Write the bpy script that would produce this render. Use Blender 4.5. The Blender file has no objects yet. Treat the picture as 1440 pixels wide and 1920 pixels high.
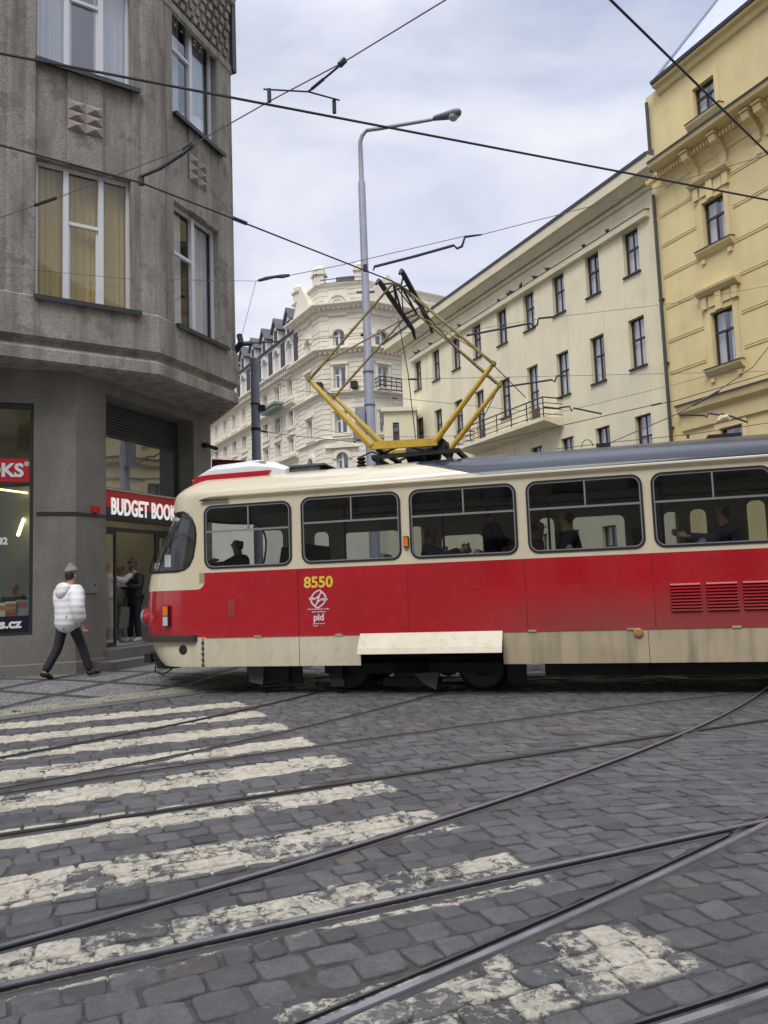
import bpy, math, random
import numpy as np
from mathutils import Vector, Matrix
random.seed(7)
R = math.radians
scn = bpy.context.scene
C = scn.collection
# ------------------------------------------------------------------ camera
FPX, CAMH, PIT, ROL = 1442.0, 1.45, math.atan(139/1442.), 0.037
Fw = Vector((0, math.cos(PIT), math.sin(PIT))); U0 = Vector((0, -math.sin(PIT), math.cos(PIT))); R0 = Vector((1, 0, 0))
Rv = R0*math.cos(ROL) - U0*math.sin(ROL); Uv = U0*math.cos(ROL) + R0*math.sin(ROL)
cam = bpy.data.objects.new('camera', bpy.data.cameras.new('camera')); C.objects.link(cam)
cam.matrix_world = Matrix(((Rv.x, Uv.x, -Fw.x, 0), (Rv.y, Uv.y, -Fw.y, 0), (Rv.z, Uv.z, -Fw.z, CAMH), (0, 0, 0, 1)))
cam.data.sensor_fit = 'VERTICAL'; cam.data.sensor_height = 24; cam.data.lens = 24*FPX/1920
cam.data.clip_start = 0.05; cam.data.clip_end = 2000
scn.camera = cam
scn.render.resolution_x = 768; scn.render.resolution_y = 1024
# ------------------------------------------------------------------ light
SUN_AZ, SUN_EL = R(205), R(52)          # compass angle from +Y clockwise
sd = Vector((math.sin(SUN_AZ)*math.cos(SUN_EL), math.cos(SUN_AZ)*math.cos(SUN_EL), math.sin(SUN_EL)))
sl = bpy.data.lights.new('sun', 'SUN'); sl.energy = 1.3; sl.angle = R(25); sl.color = (1, .97, .92)
so = bpy.data.objects.new('sun', sl); C.objects.link(so); so.rotation_euler = (-sd).to_track_quat('-Z', 'Y').to_euler()
w = bpy.data.worlds.new('World'); scn.world = w; w.use_nodes = True
nt = w.node_tree; nt.nodes.clear()
def nd(t, ty, **k):
    n = t.nodes.new(ty)
    for a, b in k.items():
        if a in n.inputs: n.inputs[a].default_value = b
        else: setattr(n, a, b)
    return n
wo = nd(nt, 'ShaderNodeOutputWorld')
sky = nd(nt, 'ShaderNodeTexSky', sky_type='NISHITA'); sky.sun_disc = False; sky.sun_elevation = SUN_EL; sky.sun_rotation = SUN_AZ; sky.dust_density = 2.0
b1 = nd(nt, 'ShaderNodeBackground', Strength=0.10); nt.links.new(sky.outputs[0], b1.inputs[0])
tc = nd(nt, 'ShaderNodeTexCoord'); mp = nd(nt, 'ShaderNodeMapping'); mp.inputs['Scale'].default_value = (1, 1, 2.4)
nt.links.new(tc.outputs['Generated'], mp.inputs[0])
n1 = nd(nt, 'ShaderNodeTexNoise', Scale=2.3, Detail=7.0, Roughness=0.58, Distortion=0.35); nt.links.new(mp.outputs[0], n1.inputs[0])
cr = nd(nt, 'ShaderNodeValToRGB'); nt.links.new(n1.outputs[0], cr.inputs[0])
e = cr.color_ramp.elements; e[0].position = .36; e[0].color = (.50, .56, .74, 1); e[1].position = .66; e[1].color = (.86, .87, .92, 1)
m_ = e.new(.46); m_.color = (.63, .67, .81, 1); m_ = e.new(.54); m_.color = (.73, .755, .86, 1)
sx = nd(nt, 'ShaderNodeSeparateXYZ'); nt.links.new(tc.outputs['Generated'], sx.inputs[0])
mr = nd(nt, 'ShaderNodeMapRange'); mr.inputs[1].default_value = .62; mr.inputs[2].default_value = 1; mr.inputs[3].default_value = .78; mr.inputs[4].default_value = 2.4
nt.links.new(sx.outputs[2], mr.inputs[0])
b2 = nd(nt, 'ShaderNodeBackground', Strength=1.0); nt.links.new(cr.outputs[0], b2.inputs[0]); nt.links.new(mr.outputs[0], b2.inputs[1])
n2 = nd(nt, 'ShaderNodeTexNoise', Scale=1.7, Detail=4.0); nt.links.new(mp.outputs[0], n2.inputs[0])
mr2 = nd(nt, 'ShaderNodeMapRange'); mr2.inputs[1].default_value = .35; mr2.inputs[2].default_value = .5; mr2.inputs[3].default_value = .78; mr2.inputs[4].default_value = .97
nt.links.new(n2.outputs[0], mr2.inputs[0])
mx = nd(nt, 'ShaderNodeMixShader'); nt.links.new(mr2.outputs[0], mx.inputs[0]); nt.links.new(b1.outputs[0], mx.inputs[1]); nt.links.new(b2.outputs[0], mx.inputs[2])
nt.links.new(mx.outputs[0], wo.inputs[0])
scn.view_settings.view_transform = 'Standard'; scn.view_settings.look = 'None'; scn.view_settings.exposure = 0.50; scn.view_settings.gamma = 1
try: scn.cycles.use_denoising = True
except Exception: pass
# ------------------------------------------------------------------ geometry helpers
def ray(px, py): return Fw + Rv*((px-720)/FPX) + Uv*((960-py)/FPX)
def atz(px, py, z=0.0):                       # point of the photograph on a level plane
    d = ray(px, py); k = (z-CAMH)/d.z; return Vector((d.x*k, d.y*k, z))
def atY(px, py, Y):
    d = ray(px, py); k = Y/d.y; return Vector((d.x*k, Y, CAMH+d.z*k))
class Fr:                                     # vertical frame: x along, y inward, z up
    def __init__(s, P, deg): s.P = Vector((P[0], P[1])); s.a = R(deg); s.u = Vector((math.cos(s.a), math.sin(s.a))); s.n = Vector((-math.sin(s.a), math.cos(s.a)))
    def w(s, p): q = s.P + s.u*p[0] + s.n*p[1]; return Vector((q.x, q.y, p[2]))
    def hit(s, px, py, off=0.0):
        d = ray(px, py); O = s.P + s.n*off; k = O.dot(s.n)/(d.x*s.n.x+d.y*s.n.y)
        return ((Vector((d.x*k, d.y*k))-O).dot(s.u), CAMH+d.z*k)
WORLD = Fr((0, 0), 0)
class MB:
    def __init__(s, fr=None, root=None):
        s.v = []; s.f = []; s.m = []; s.fr = fr; s.o = Vector(root.location) if root else Vector((0, 0, 0))
    def add(s, vs, fs, mi=0):
        b = len(s.v)
        for p in vs:
            p = s.fr.w(p) if s.fr else Vector(p)
            s.v.append(p - s.o)
        for f in fs: s.f.append([b+i for i in f]); s.m.append(mi)
    def poly(s, pts, mi=0): s.add(pts, [list(range(len(pts)))], mi)
    def box(s, x0, x1, y0, y1, z0, z1, mi=0):
        s.add([(x0,y0,z0),(x1,y0,z0),(x1,y1,z0),(x0,y1,z0),(x0,y0,z1),(x1,y0,z1),(x1,y1,z1),(x0,y1,z1)],
              [(0,1,2,3)[::-1],(4,5,6,7),(0,1,5,4),(1,2,6,5),(2,3,7,6),(3,0,4,7)], mi)
    def prism(s, poly, y0, y1, mi=0):          # poly in (x,z), extruded along y
        n = len(poly)
        s.add([(p[0], y0, p[1]) for p in poly]+[(p[0], y1, p[1]) for p in poly],
              [list(range(n)), list(range(n, 2*n))[::-1]]+[(i, i+n, (i+1) % n+n, (i+1) % n) for i in range(n)], mi)
    def slab(s, poly, z0, z1, mi=0):           # poly in (x,y), extruded along z
        n = len(poly)
        s.add([(p[0], p[1], z0) for p in poly]+[(p[0], p[1], z1) for p in poly],
              [list(range(n))[::-1], list(range(n, 2*n))]+[(i, (i+1) % n, (i+1) % n+n, i+n) for i in range(n)], mi)
    def ext(s, prof, x0, x1, mi=0):            # profile in (y,z), extruded along x
        n = len(prof)
        s.add([(x0, p[0], p[1]) for p in prof]+[(x1, p[0], p[1]) for p in prof],
              [list(range(n)), list(range(n, 2*n))[::-1]]+[(i, i+n, (i+1) % n+n, (i+1) % n) for i in range(n)], mi)
    def tube(s, pts, r, n=8, mi=0, closed=False, caps=True):
        pts = [Vector(p) for p in pts]; N = len(pts); rs = r if isinstance(r, (list, tuple)) else [r]*N
        vs = []; up = None
        for i, p in enumerate(pts):
            if closed: t = pts[(i+1) % N]-pts[i-1]
            else: t = pts[min(i+1, N-1)]-pts[max(i-1, 0)]
            t = t.normalized() if t.length > 1e-9 else Vector((0, 0, 1))
            if up is None: up = Vector((0, 0, 1)) if abs(t.z) < .9 else Vector((1, 0, 0))
            a = (up - t*up.dot(t)); a = a.normalized() if a.length > 1e-6 else t.orthogonal().normalized(); up = a; b = t.cross(a)
            for k in range(n):
                q = 2*math.pi*k/n; vs.append(p + (a*math.cos(q)+b*math.sin(q))*rs[i])
        fs = []
        for i in range(N if closed else N-1):
            j = (i+1) % N
            for k in range(n): fs.append((i*n+k, i*n+(k+1) % n, j*n+(k+1) % n, j*n+k))
        if caps and not closed: fs += [list(range(n))[::-1], [(N-1)*n+k for k in range(n)]]
        s.add(vs, fs, mi)
    def lathe(s, prof, c=(0, 0, 0), n=16, mi=0, axis='z'):
        vs = []; c = Vector(c)
        for r_, h in prof:
            for k in range(n):
                q = 2*math.pi*k/n; a, b = r_*math.cos(q), r_*math.sin(q)
                vs.append(c + (Vector((a, b, h)) if axis == 'z' else Vector((a, h, b)) if axis == 'y' else Vector((h, a, b))))
        N = len(prof)
        s.add(vs, [(i*n+k, i*n+(k+1) % n, (i+1)*n+(k+1) % n, (i+1)*n+k) for i in range(N-1) for k in range(n)]+[list(range(n))[::-1], [(N-1)*n+k for k in range(n)]], mi)
    def build(s, name, mats, parent=None, smooth=None):
        me = bpy.data.meshes.new(name); me.from_pydata([tuple(v) for v in s.v], [], s.f)
        if not isinstance(mats, (list, tuple)): mats = [mats]
        for m in mats: me.materials.append(m)
        me.polygons.foreach_set('material_index', s.m)
        if smooth is not None:
            me.polygons.foreach_set('use_smooth', [True]*len(me.polygons))
            me.set_sharp_from_angle(angle=R(smooth))
        me.update()
        return obj(name, me, parent)
def obj(name, data, parent=None, loc=None, rz=None):
    o = bpy.data.objects.new(name, data); C.objects.link(o)
    if parent: o.parent = parent
    if loc is not None: o.location = loc
    if rz is not None: o.rotation_euler = (0, 0, rz)
    return o
def tag(o, label=None, cat=None, group=None, kind=None):
    if label: o['label'] = label
    if cat: o['category'] = cat
    if group: o['group'] = group
    if kind: o['kind'] = kind
    return o
def thing(name, label, cat, loc=(0, 0, 0), rz=0, group=None):
    return tag(obj(name, None, None, loc, rz), label, cat, group)
# ------------------------------------------------------------------ materials
def mat(name, col, rough=.7, metal=0, var=None, vs=3.0, vamt=.5, streak=None, bump=0, bscale=40, spec=.5, coat=0, emit=None, fine=None, coord='Object', stain=None):
    m = bpy.data.materials.new(name); m.use_nodes = True; t = m.node_tree; L = t.links.new
    p = t.nodes['Principled BSDF']; p.inputs['Roughness'].default_value = rough; p.inputs['Metallic'].default_value = metal
    p.inputs['Specular IOR Level'].default_value = spec; p.inputs['Coat Weight'].default_value = coat; p.inputs['Coat Roughness'].default_value = .06
    p.inputs['Base Color'].default_value = (*col, 1)
    c = nd(t, 'ShaderNodeTexCoord').outputs[coord]; last = None
    def mixc(fac, a, b):
        x = nd(t, 'ShaderNodeMix'); x.data_type = 'RGBA'
        if isinstance(fac, float): x.inputs[0].default_value = fac
        else: L(fac, x.inputs[0])
        for s_, q in ((6, a), (7, b)):
            if isinstance(q, tuple): x.inputs[s_].default_value = (*q, 1)
            else: L(q, x.inputs[s_])
        return x.outputs[2]
    def noise(sc, lo, hi, det=6, mapping=None, out=1.0):
        n = nd(t, 'ShaderNodeTexNoise', Scale=sc, Detail=float(det), Roughness=.6)
        if mapping: q = nd(t, 'ShaderNodeMapping'); q.inputs['Scale'].default_value = mapping; L(c, q.inputs[0]); L(q.outputs[0], n.inputs[0])
        else: L(c, n.inputs[0])
        r_ = nd(t, 'ShaderNodeMapRange'); r_.inputs[1].default_value = lo; r_.inputs[2].default_value = hi; r_.inputs[4].default_value = out; L(n.outputs[0], r_.inputs[0])
        return r_.outputs[0]
    last = col
    if var: last = mixc(noise(vs, .35, .68, out=vamt*2), last, var)
    if streak: last = mixc(noise(1.0, .45, .75, 5, streak[1], out=streak[2]), last, streak[0])
    if fine: last = mixc(noise(fine[0], .4, .7, 4, out=fine[2]), last, fine[1])
    if stain: last = mixc(noise(stain[0], .56, .62, 8, out=stain[2]), last, stain[1])
    if not isinstance(last, tuple): L(last, p.inputs['Base Color'])
    if bump:
        n = nd(t, 'ShaderNodeTexNoise', Scale=float(bscale), Detail=6.0, Roughness=.65); L(c, n.inputs[0])
        b = nd(t, 'ShaderNodeBump', Strength=bump, Distance=.02); L(n.outputs[0], b.inputs['Height']); L(b.outputs[0], p.inputs['Normal'])
    if emit: p.inputs['Emission Color'].default_value = (*emit[0], 1); p.inputs['Emission Strength'].default_value = emit[1]
    return m
def glassmat(name, tint, refl=.12, rough=.02, wav=0.0):
    m = bpy.data.materials.new(name); m.use_nodes = True; t = m.node_tree; t.nodes.clear(); L = t.links.new
    o = nd(t, 'ShaderNodeOutputMaterial'); tr = nd(t, 'ShaderNodeBsdfTransparent'); tr.inputs[0].default_value = (*tint, 1)
    g = nd(t, 'ShaderNodeBsdfGlossy'); g.inputs['Roughness'].default_value = rough; g.inputs[0].default_value = (.95, .97, 1, 1)
    lw = nd(t, 'ShaderNodeLayerWeight', Blend=.5); pw_ = nd(t, 'ShaderNodeMath', operation='POWER'); L(lw.outputs['Facing'], pw_.inputs[0]); pw_.inputs[1].default_value = 3.5; r_ = nd(t, 'ShaderNodeMapRange'); r_.inputs[3].default_value = refl; r_.inputs[4].default_value = 1.0
    L(pw_.outputs[0], r_.inputs[0]); x = nd(t, 'ShaderNodeMixShader'); L(r_.outputs[0], x.inputs[0]); L(tr.outputs[0], x.inputs[1]); L(g.outputs[0], x.inputs[2]); L(x.outputs[0], o.inputs[0])
    if wav:
        n = nd(t, 'ShaderNodeTexNoise', Scale=1.3, Detail=1.0); c = nd(t, 'ShaderNodeTexCoord'); L(c.outputs['Object'], n.inputs[0])
        b = nd(t, 'ShaderNodeBump', Strength=wav, Distance=.05); L(n.outputs[0], b.inputs['Height']); L(b.outputs[0], g.inputs['Normal'])
    return m
M = {}
M['concrete'] = mat('rough_render', (.335, .308, .262), .95, var=(.46, .43, .37), vs=1.1, vamt=.4, streak=((.12, .105, .085), (3.5, 3.5, .40), .95), fine=(26, (.19, .17, .14), .7), bump=1.0, bscale=34, stain=(2.6, (.16, .145, .12), .55))
M['concrete_dark'] = mat('grey_stone_cladding', (.215, .20, .172), .9, var=(.28, .26, .225), vs=1.4, vamt=.4, fine=(34, (.115, .11, .095), .6), bump=.6, bscale=60, streak=((.09, .085, .075), (1.5, 1.5, .4), .5))
M['pinkstone'] = mat('pinkish_relief_stone', (.36, .31, .27), .9, var=(.28, .25, .22), vs=6, bump=.5, bscale=50)
M['white'] = mat('white_window_paint', (.72, .72, .74), .45)
M['leadsill'] = mat('dark_sheet_sill', (.035, .037, .042), .5)
M['glass_up'] = glassmat('window_glass', (.80, .82, .84), .24, wav=.06)
M['glass_low'] = glassmat('curtained_window_glass', (.85, .87, .88), .07, wav=.06)
M['glass_shop'] = glassmat('shop_glass', (.72, .76, .74), .10, wav=.03)
M['glass_far'] = glassmat('far_window_glass', (.82, .84, .88), .17, wav=.15)
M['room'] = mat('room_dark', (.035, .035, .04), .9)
M['curtain'] = mat('net_curtain', (.75, .75, .73), .9, streak=((.55, .55, .56), (14, 14, .3), .9))
M['curtain_y'] = mat('mustard_curtain', (.66, .50, .20), .9, streak=((.42, .31, .12), (9, 9, .3), .9))
M['cream'] = mat('cream_render', (.80, .72, .50), .9, var=(.72, .645, .46), vs=.6, vamt=.5, streak=((.60, .54, .41), (1.2, 1.2, .12), .6), bump=.25, bscale=30, stain=(.45, (.62, .56, .44), .35))
M['yellow'] = mat('yellow_render', (.78, .64, .32), .9, var=(.69, .56, .29), vs=.6, vamt=.5, streak=((.58, .47, .26), (1.2, 1.2, .12), .6), bump=.2, bscale=30, stain=(.45, (.62, .50, .28), .35))
M['ornate'] = mat('pale_stone_render', (.80, .735, .60), .9, var=(.71, .65, .53), vs=.5, vamt=.4, streak=((.58, .52, .42), (.9, .9, .15), .5), bump=.3, bscale=8)
M['ornate_w'] = mat('white_stucco', (.70, .68, .64), .9, var=(.60, .58, .54), vs=.8)
M['brownframe'] = mat('dark_brown_frame', (.045, .035, .035), .6)
M['slate'] = mat('dark_roof', (.085, .09, .10), .7, var=(.12, .13, .15), vs=1)
M['zinc'] = mat('pale_sheet_roof', (.50, .54, .62), .45, var=(.38, .42, .50), vs=2, vamt=.5)
M['copper'] = mat('green_copper', (.20, .27, .23), .7)
M['pipe'] = mat('dark_pipe', (.06, .06, .055), .5)
M['pole'] = mat('grey_pole_paint', (.34, .36, .41), .55, var=(.28, .30, .35), vs=3)
M['lamphead'] = mat('grey_lamp_casing', (.12, .14, .17), .4)
M['lampglass'] = mat('frosted_lamp_bowl', (.45, .46, .5), .25)
M['wire'] = mat('wire', (.035, .035, .045), .6)
M['wiregrey'] = mat('grey_span_wire', (.13, .135, .16), .6)
M['asphalt'] = mat('mortar', (.045, .044, .045), .9, var=(.07, .068, .065), vs=3, bump=.6, bscale=90, coord='Object')
M['black'] = mat('black_underframe', (.012, .012, .014), .7)
M['rubber'] = mat('black_rubber', (.015, .015, .017), .5)
M['alu'] = mat('aluminium_trim', (.45, .46, .5), .35, metal=.8)
M['signred'] = mat('sign_red', (.52, .02, .025), .4)
M['awning'] = mat('dark_red_fabric', (.22, .012, .02), .8)
M['signwhite'] = mat('sign_letters_lit', (.85, .85, .85), .5, emit=((1, .98, .93), .35))
M['letterwhite'] = mat('white_lettering', (.78, .78, .78), .5)
M['navy'] = mat('navy_strip', (.008, .009, .02), .4)
M['tube'] = mat('lit_ceiling_or_fill_tube', (1, .95, .6), .5, emit=((1, .86, .38), 3.0))
M['step'] = mat('stone_step', (.17, .16, .145), .85, bump=.3, var=(.12, .115, .105))
M['shopwall'] = mat('shop_interior', (.36, .34, .27), .9)
# ------------------------------------------------------------------ the ground
GA = R(23.0); ge1 = Vector((math.cos(GA), math.sin(GA))); ge2 = Vector((-math.sin(GA), math.cos(GA)))
GA0 = 2.62
def sp(x): return math.log1p(math.exp(min(x*2.2, 30)))/2.2
def gmap(a, b):                                  # stone rows bend beyond the crossing
    return ge1*a + ge2*(b - .50*sp(a-GA0-.55))
def paving_mat(name, stone):
    m = bpy.data.materials.new(name); m.use_nodes = True; t = m.node_tree; L = t.links.new; p = t.nodes['Principled BSDF']
    g = nd(t, 'ShaderNodeNewGeometry').outputs['Position']
    def mth(op, a, b=None, cl=False):
        x = nd(t, 'ShaderNodeMath', operation=op); x.use_clamp = cl
        for i, q in enumerate((a, b)):
            if q is None: continue
            if isinstance(q, (int, float)): x.inputs[i].default_value = q
            else: L(q, x.inputs[i])
        return x.outputs[0]
    def dot(v):
        x = nd(t, 'ShaderNodeVectorMath', operation='DOT_PRODUCT'); L(g, x.inputs[0]); x.inputs[1].default_value = v; return x.outputs['Value']
    def noise(sc, det=6, r=.6, dist=0.0):
        n = nd(t, 'ShaderNodeTexNoise', Scale=float(sc), Detail=float(det), Roughness=r, Distortion=dist); L(g, n.inputs[0]); return n.outputs[0]
    def mixc(f, a, b):
        x = nd(t, 'ShaderNodeMix'); x.data_type = 'RGBA'; L(f, x.inputs[0])
        for s_, q in ((6, a), (7, b)):
            if isinstance(q, tuple): x.inputs[s_].default_value = (*q, 1)
            else: L(q, x.inputs[s_])
        return x.outputs[2]
    def rng(v, a, b, c=0., d=1.):
        x = nd(t, 'ShaderNodeMapRange'); L(v, x.inputs[0]); x.inputs[1].default_value = a; x.inputs[2].default_value = b; x.inputs[3].default_value = c; x.inputs[4].default_value = d; return x.outputs[0]
    A = dot((ge1.x, ge1.y, 0)); B = dot((ge2.x, ge2.y, 0))
    wob = mth('MULTIPLY', mth('SUBTRACT', noise(3.2, 3), .5), .13)
    Bw = mth('ADD', B, wob); Aw = mth('ADD', A, mth('MULTIPLY', wob, 1.5))
    fr = mth('FRACT', mth('DIVIDE', mth('SUBTRACT', Bw, 2.79-.945*6), .945))
    edge = rng(fr, .515, .535)                                    # painted upper half of each period
    end = rng(Aw, 2.20, 2.24, 1, 0); near = rng(Bw, 10.42, 10.44, 1, 0)
    mask = mth('MULTIPLY', mth('MULTIPLY', edge, end), near)
    far = rng(Bw, 2.0, 9.0, 0.0, .10)
    wear = mth('ADD', mth('MULTIPLY', noise(16, 10, .78, .4), .62), mth('MULTIPLY', noise(1.3, 4), .38))
    if stone: wear = mth('ADD', wear, mth('MULTIPLY', mth('SUBTRACT', nd(t, 'ShaderNodeAttribute', attribute_name='rnd').outputs['Fac'], .5), .10))
    else: wear = mth('SUBTRACT', wear, .02)
    paint = mth('MULTIPLY', mask, mth('MULTIPLY', rng(mth('ADD', wear, far), .487, .535, 0, 1), rng(noise(6, 6, .7), .32, .6, .62, .95)))
    if stone:
        at = nd(t, 'ShaderNodeAttribute', attribute_name='tint').outputs['Color']
        s1 = mixc(rng(noise(7, 5), .35, .7, 0, .55), at, (.060, .058, .056)); s1 = mixc(rng(noise(5, 7, .7), .52, .68, 0, .5), s1, (.20, .195, .185)); s2 = mixc(rng(noise(60, 4, .7), .45, .7, 0, .5), s1, (.035, .034, .036))
        base = mixc(rng(noise(.35, 3), .42, .65, 0, .35), s2, (.06, .058, .056))
        L(rng(noise(2.2, 4), .3, .7, .48, .75), p.inputs['Roughness'])
    else:
        base = mixc(rng(noise(12, 5), .35, .65), (.095, .091, .085), (.050, .048, .046)); p.inputs['Roughness'].default_value = .95
    dirt = mixc(rng(noise(30, 5, .7), .40, .62, 0, .75), (.68, .62, .48), (.42, .385, .30))
    L(mixc(paint, base, dirt), p.inputs['Base Color'])
    bm = nd(t, 'ShaderNodeBump', Strength=.8, Distance=.016); L(mth('ADD', noise(30, 9, .75), mth('MULTIPLY', paint, .06)), bm.inputs['Height']); L(bm.outputs[0], p.inputs['Normal'])
    return m
gb = MB(); gb.poly([(-400, -60, -.0115), (400, -60, -.0115), (400, 700, -.0115), (-400, 700, -.0115)])
tag(gb.build('ground', paving_mat('joint_mortar', False)), kind='structure')
rails_px = {   # points along each rail in the photograph, all lying on the road plane
 'R1': [(-420, 1893), (-200, 1836), (0, 1782), (430, 1652), (720, 1577), (855, 1525), (1000, 1480), (1150, 1428), (1295, 1375), (1380, 1335), (1440, 1283), (1475, 1235)],
 'R2': [(-300, 1920), (0, 1855), (370, 1775), (720, 1697), (1030, 1627), (1250, 1580), (1425, 1543), (1640, 1502)],
 'R3': [(430, 1985), (570, 1920), (720, 1860), (1045, 1730), (1320, 1593), (1430, 1541), (1640, 1430)],
 'R4': [(1060, 1975), (1230, 1920), (1440, 1855), (1700, 1765)],
 'R5': [(-300, 1612), (0, 1567), (720, 1457), (1010, 1415), (1220, 1385), (1440, 1350), (1700, 1312)],
 'R6': [(-250, 1520), (0, 1484), (150, 1456), (300, 1422), (500, 1377), (720, 1328), (830, 1300), (960, 1262)],
 'R7': [(-250, 1533), (0, 1493), (300, 1438), (500, 1410), (720, 1385), (1080, 1337), (1440, 1297), (1700, 1270)],
 'R8': [(-250, 1462), (0, 1422), (100, 1404), (300, 1366), (450, 1331), (600, 1296), (700, 1270)]}
def spline(pts, step=.12):
    out = []; n = len(pts)
    for i in range(n-1):
        p0 = pts[max(i-1, 0)]; p1 = pts[i]; p2 = pts[i+1]; p3 = pts[min(i+2, n-1)]; k = max(2, int((p2-p1).length/step))
        for j in range(k):
            q = j/k; out.append(.5*((2*p1)+(p2-p0)*q+(2*p0-5*p1+4*p2-p3)*q*q+(3*p1-p0-3*p2+p3)*q**3))
    out.append(pts[-1]); return out
rail_paths = {}
for k, v in rails_px.items():
    g_ = [atz(x, y) for x, y in v]; A0, A1 = g_[0], g_[-1]; u_ = (A1-A0).normalized(); n_ = Vector((-u_.y, u_.x, 0))
    tt = np.array([(q-A0).dot(u_) for q in g_]); vv = np.array([(q-A0).dot(n_) for q in g_]); co = np.polyfit(tt, vv, 2 if k in ('R4', 'R5', 'R7', 'R8', 'R3', 'R2') else 3)
    ea, eb = (2.5, 3.0) if k in ('R2', 'R3', 'R4', 'R5', 'R7') else (2.0, 1.2)
    f0, f1 = float(np.polyval(co, 0)), float(np.polyval(co, tt[-1])); dc = np.polyder(co); d0, d1 = float(np.polyval(dc, 0)), float(np.polyval(dc, tt[-1]))
    fit = lambda s_: f0+d0*s_ if s_ < 0 else f1+d1*(s_-tt[-1]) if s_ > tt[-1] else float(np.polyval(co, s_))
    rail_paths[k] = [(A0+u_*s_+n_*fit(s_)).to_2d() for s_ in np.linspace(-ea, tt[-1]+eb, int((tt[-1]+ea+eb)/.12)+2).tolist()]
TF = Fr((0, 10.4), -15.3)
rail_paths['R9'] = [TF.w((s*.5-8, .53, 0)).to_2d() for s in range(0, 50)]
rail_paths['R0'] = [TF.w((s*.5-8, 1.97, 0)).to_2d() for s in range(0, 50)]
from mathutils import kdtree
allp = [p for v in rail_paths.values() for p in v]
allp = []
for v in rail_paths.values():
    for a_, b_ in zip(v, v[1:]):
        nn = (b_-a_).normalized(); nn = Vector((-nn.y, nn.x))
        for q in range(6): allp.append((a_.lerp(b_, q/6), nn))
kd = kdtree.KDTree(len(allp))
for i, p in enumerate(allp): kd.insert((p[0].x, p[0].y, 0), i)
kd.balance()
def cutrail(c, g, lim=.057):
    _, i, dist = kd.find((g.x, g.y, 0))
    if dist > .25: return g
    P_, N_ = allp[i]; sc = 1 if (c-P_).dot(N_) >= 0 else -1; s_ = (g-P_).dot(N_)*sc
    return g+N_*sc*(lim-s_) if s_ < lim else g
PAVE = [Vector((-30, 4.2)), Vector((-7.2, 9.75))] # pavement edge comes from the tactile band
kerbA = atz(0, 1349, .0); kerbB = atz(365, 1300, .0); kdir = (kerbB-kerbA).normalized(); knor = Vector((-kdir.y, kdir.x, 0))
def beyond_kerb(x, y): return (Vector((x, y, 0))-kerbA).dot(knor) > -.02 and (Vector((x, y, 0))-kerbA).dot(kdir) < 7.0
def stones():
    V = []; F = []; T = []; RN = []
    b = 1.0; row = 0
    while b < 19:
        h = random.uniform(.12, .185) if b < 11 else .3
        # three bands: three stone courses to a stripe period
        a = -4.5 - b*.15 + random.random()*.1; amax = 15
        while a < amax:
            wd = random.uniform(.12, .25) if b < 11 else random.uniform(.35, .5)
            ac = a+wd/2; bc = b+h/2; c = gmap(ac, bc)
            a += wd
            if c.y < 1.6 or c.y > 24 or abs(c.x) > c.y*.70+1.4 or beyond_kerb(c.x, c.y): continue
            _, _, dist = kd.find((c.x, c.y, 0))
            if dist < .055: continue
            nr = dist < .3
            near = c.y < 7.5
            j = .0055 if near else .005
            hx = wd/2-j*random.uniform(.8, 1.5); hy = h/2-j*random.uniform(.8, 1.4)
            sk = random.uniform(-.09, .09); rot = random.uniform(-.05, .05)
            dz = random.uniform(-.006, .003) - (.006 if random.random() < .06 else 0); tx = random.uniform(-.028, .028); ty = random.uniform(-.028, .028)
            cr_ = random.uniform(.16, .30); n = 16 if near else 8
            ring = []
            jit = [random.uniform(-1, 1) for _ in range(8)]
            for k in range(n):
                q = 2*math.pi*(k+.5)/n; cx, sy = math.cos(q), math.sin(q)
                ex = 2/(7 if near else 6)
                x = math.copysign(abs(cx)**ex, cx); y = math.copysign(abs(sy)**ex, sy)
                jj = 1+.075*jit[k*8//n]+random.uniform(-.02, .02)
                ring.append((x*jj, y*jj))
            base = len(V)
            levels = [(1.0, -.034), (1.0, -.0085), (.965, -.0022), (.86, .0)] if near else [(1.0, -.032), (.98, -.004), (.80, 0)]
            for sc, zz in levels:
                for x, y in ring:
                    X = x*hx*sc + y*hy*sk; Y = y*hy*sc + x*hx*rot
                    g = gmap(ac+X, bc+Y); g = cutrail(c, g) if nr else g; V.append((g.x, g.y, zz+dz+tx*X*2+ty*Y*2 if zz > -.03 else -.04))
            g = gmap(ac, bc); V.append((g.x, g.y, .0015+dz)); nl = len(levels)
            for l in range(nl-1):
                for k in range(n): F.append((base+l*n+k, base+l*n+(k+1) % n, base+(l+1)*n+(k+1) % n, base+(l+1)*n+k))
            for k in range(n): F.append((base+(nl-1)*n+k, base+(nl-1)*n+(k+1) % n, base+nl*n))
            v = random.uniform(.09, .17)
            tint = (v, v*.985, v*.955)
            r_ = random.random()
            if r_ < .025: tint = (v*1.25, v*1.05, v*.88)
            elif r_ < .25: tint = (v*.95, v*.955, v*.97)
            elif r_ < .4: tint = (v*.72, v*.74, v*.74)
            T += [tint]*(nl*n+1); RN += [random.random()]*(nl*n+1)
        b += h; row += 1
    me = bpy.data.meshes.new('cobblestones'); me.from_pydata(V, [], F)
    me.polygons.foreach_set('use_smooth', [True]*len(F))
    rn = me.attributes.new('rnd', 'FLOAT', 'POINT'); rn.data.foreach_set('value', RN)
    ca = me.color_attributes.new('tint', 'FLOAT_COLOR', 'POINT')
    ca.data.foreach_set('color', [q for tt in T for q in (*tt, 1)])
    me.materials.append(paving_mat('granite_setts', True)); me.update()
    tag(obj('cobbled_road', me), kind='structure')
stones()
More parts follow.
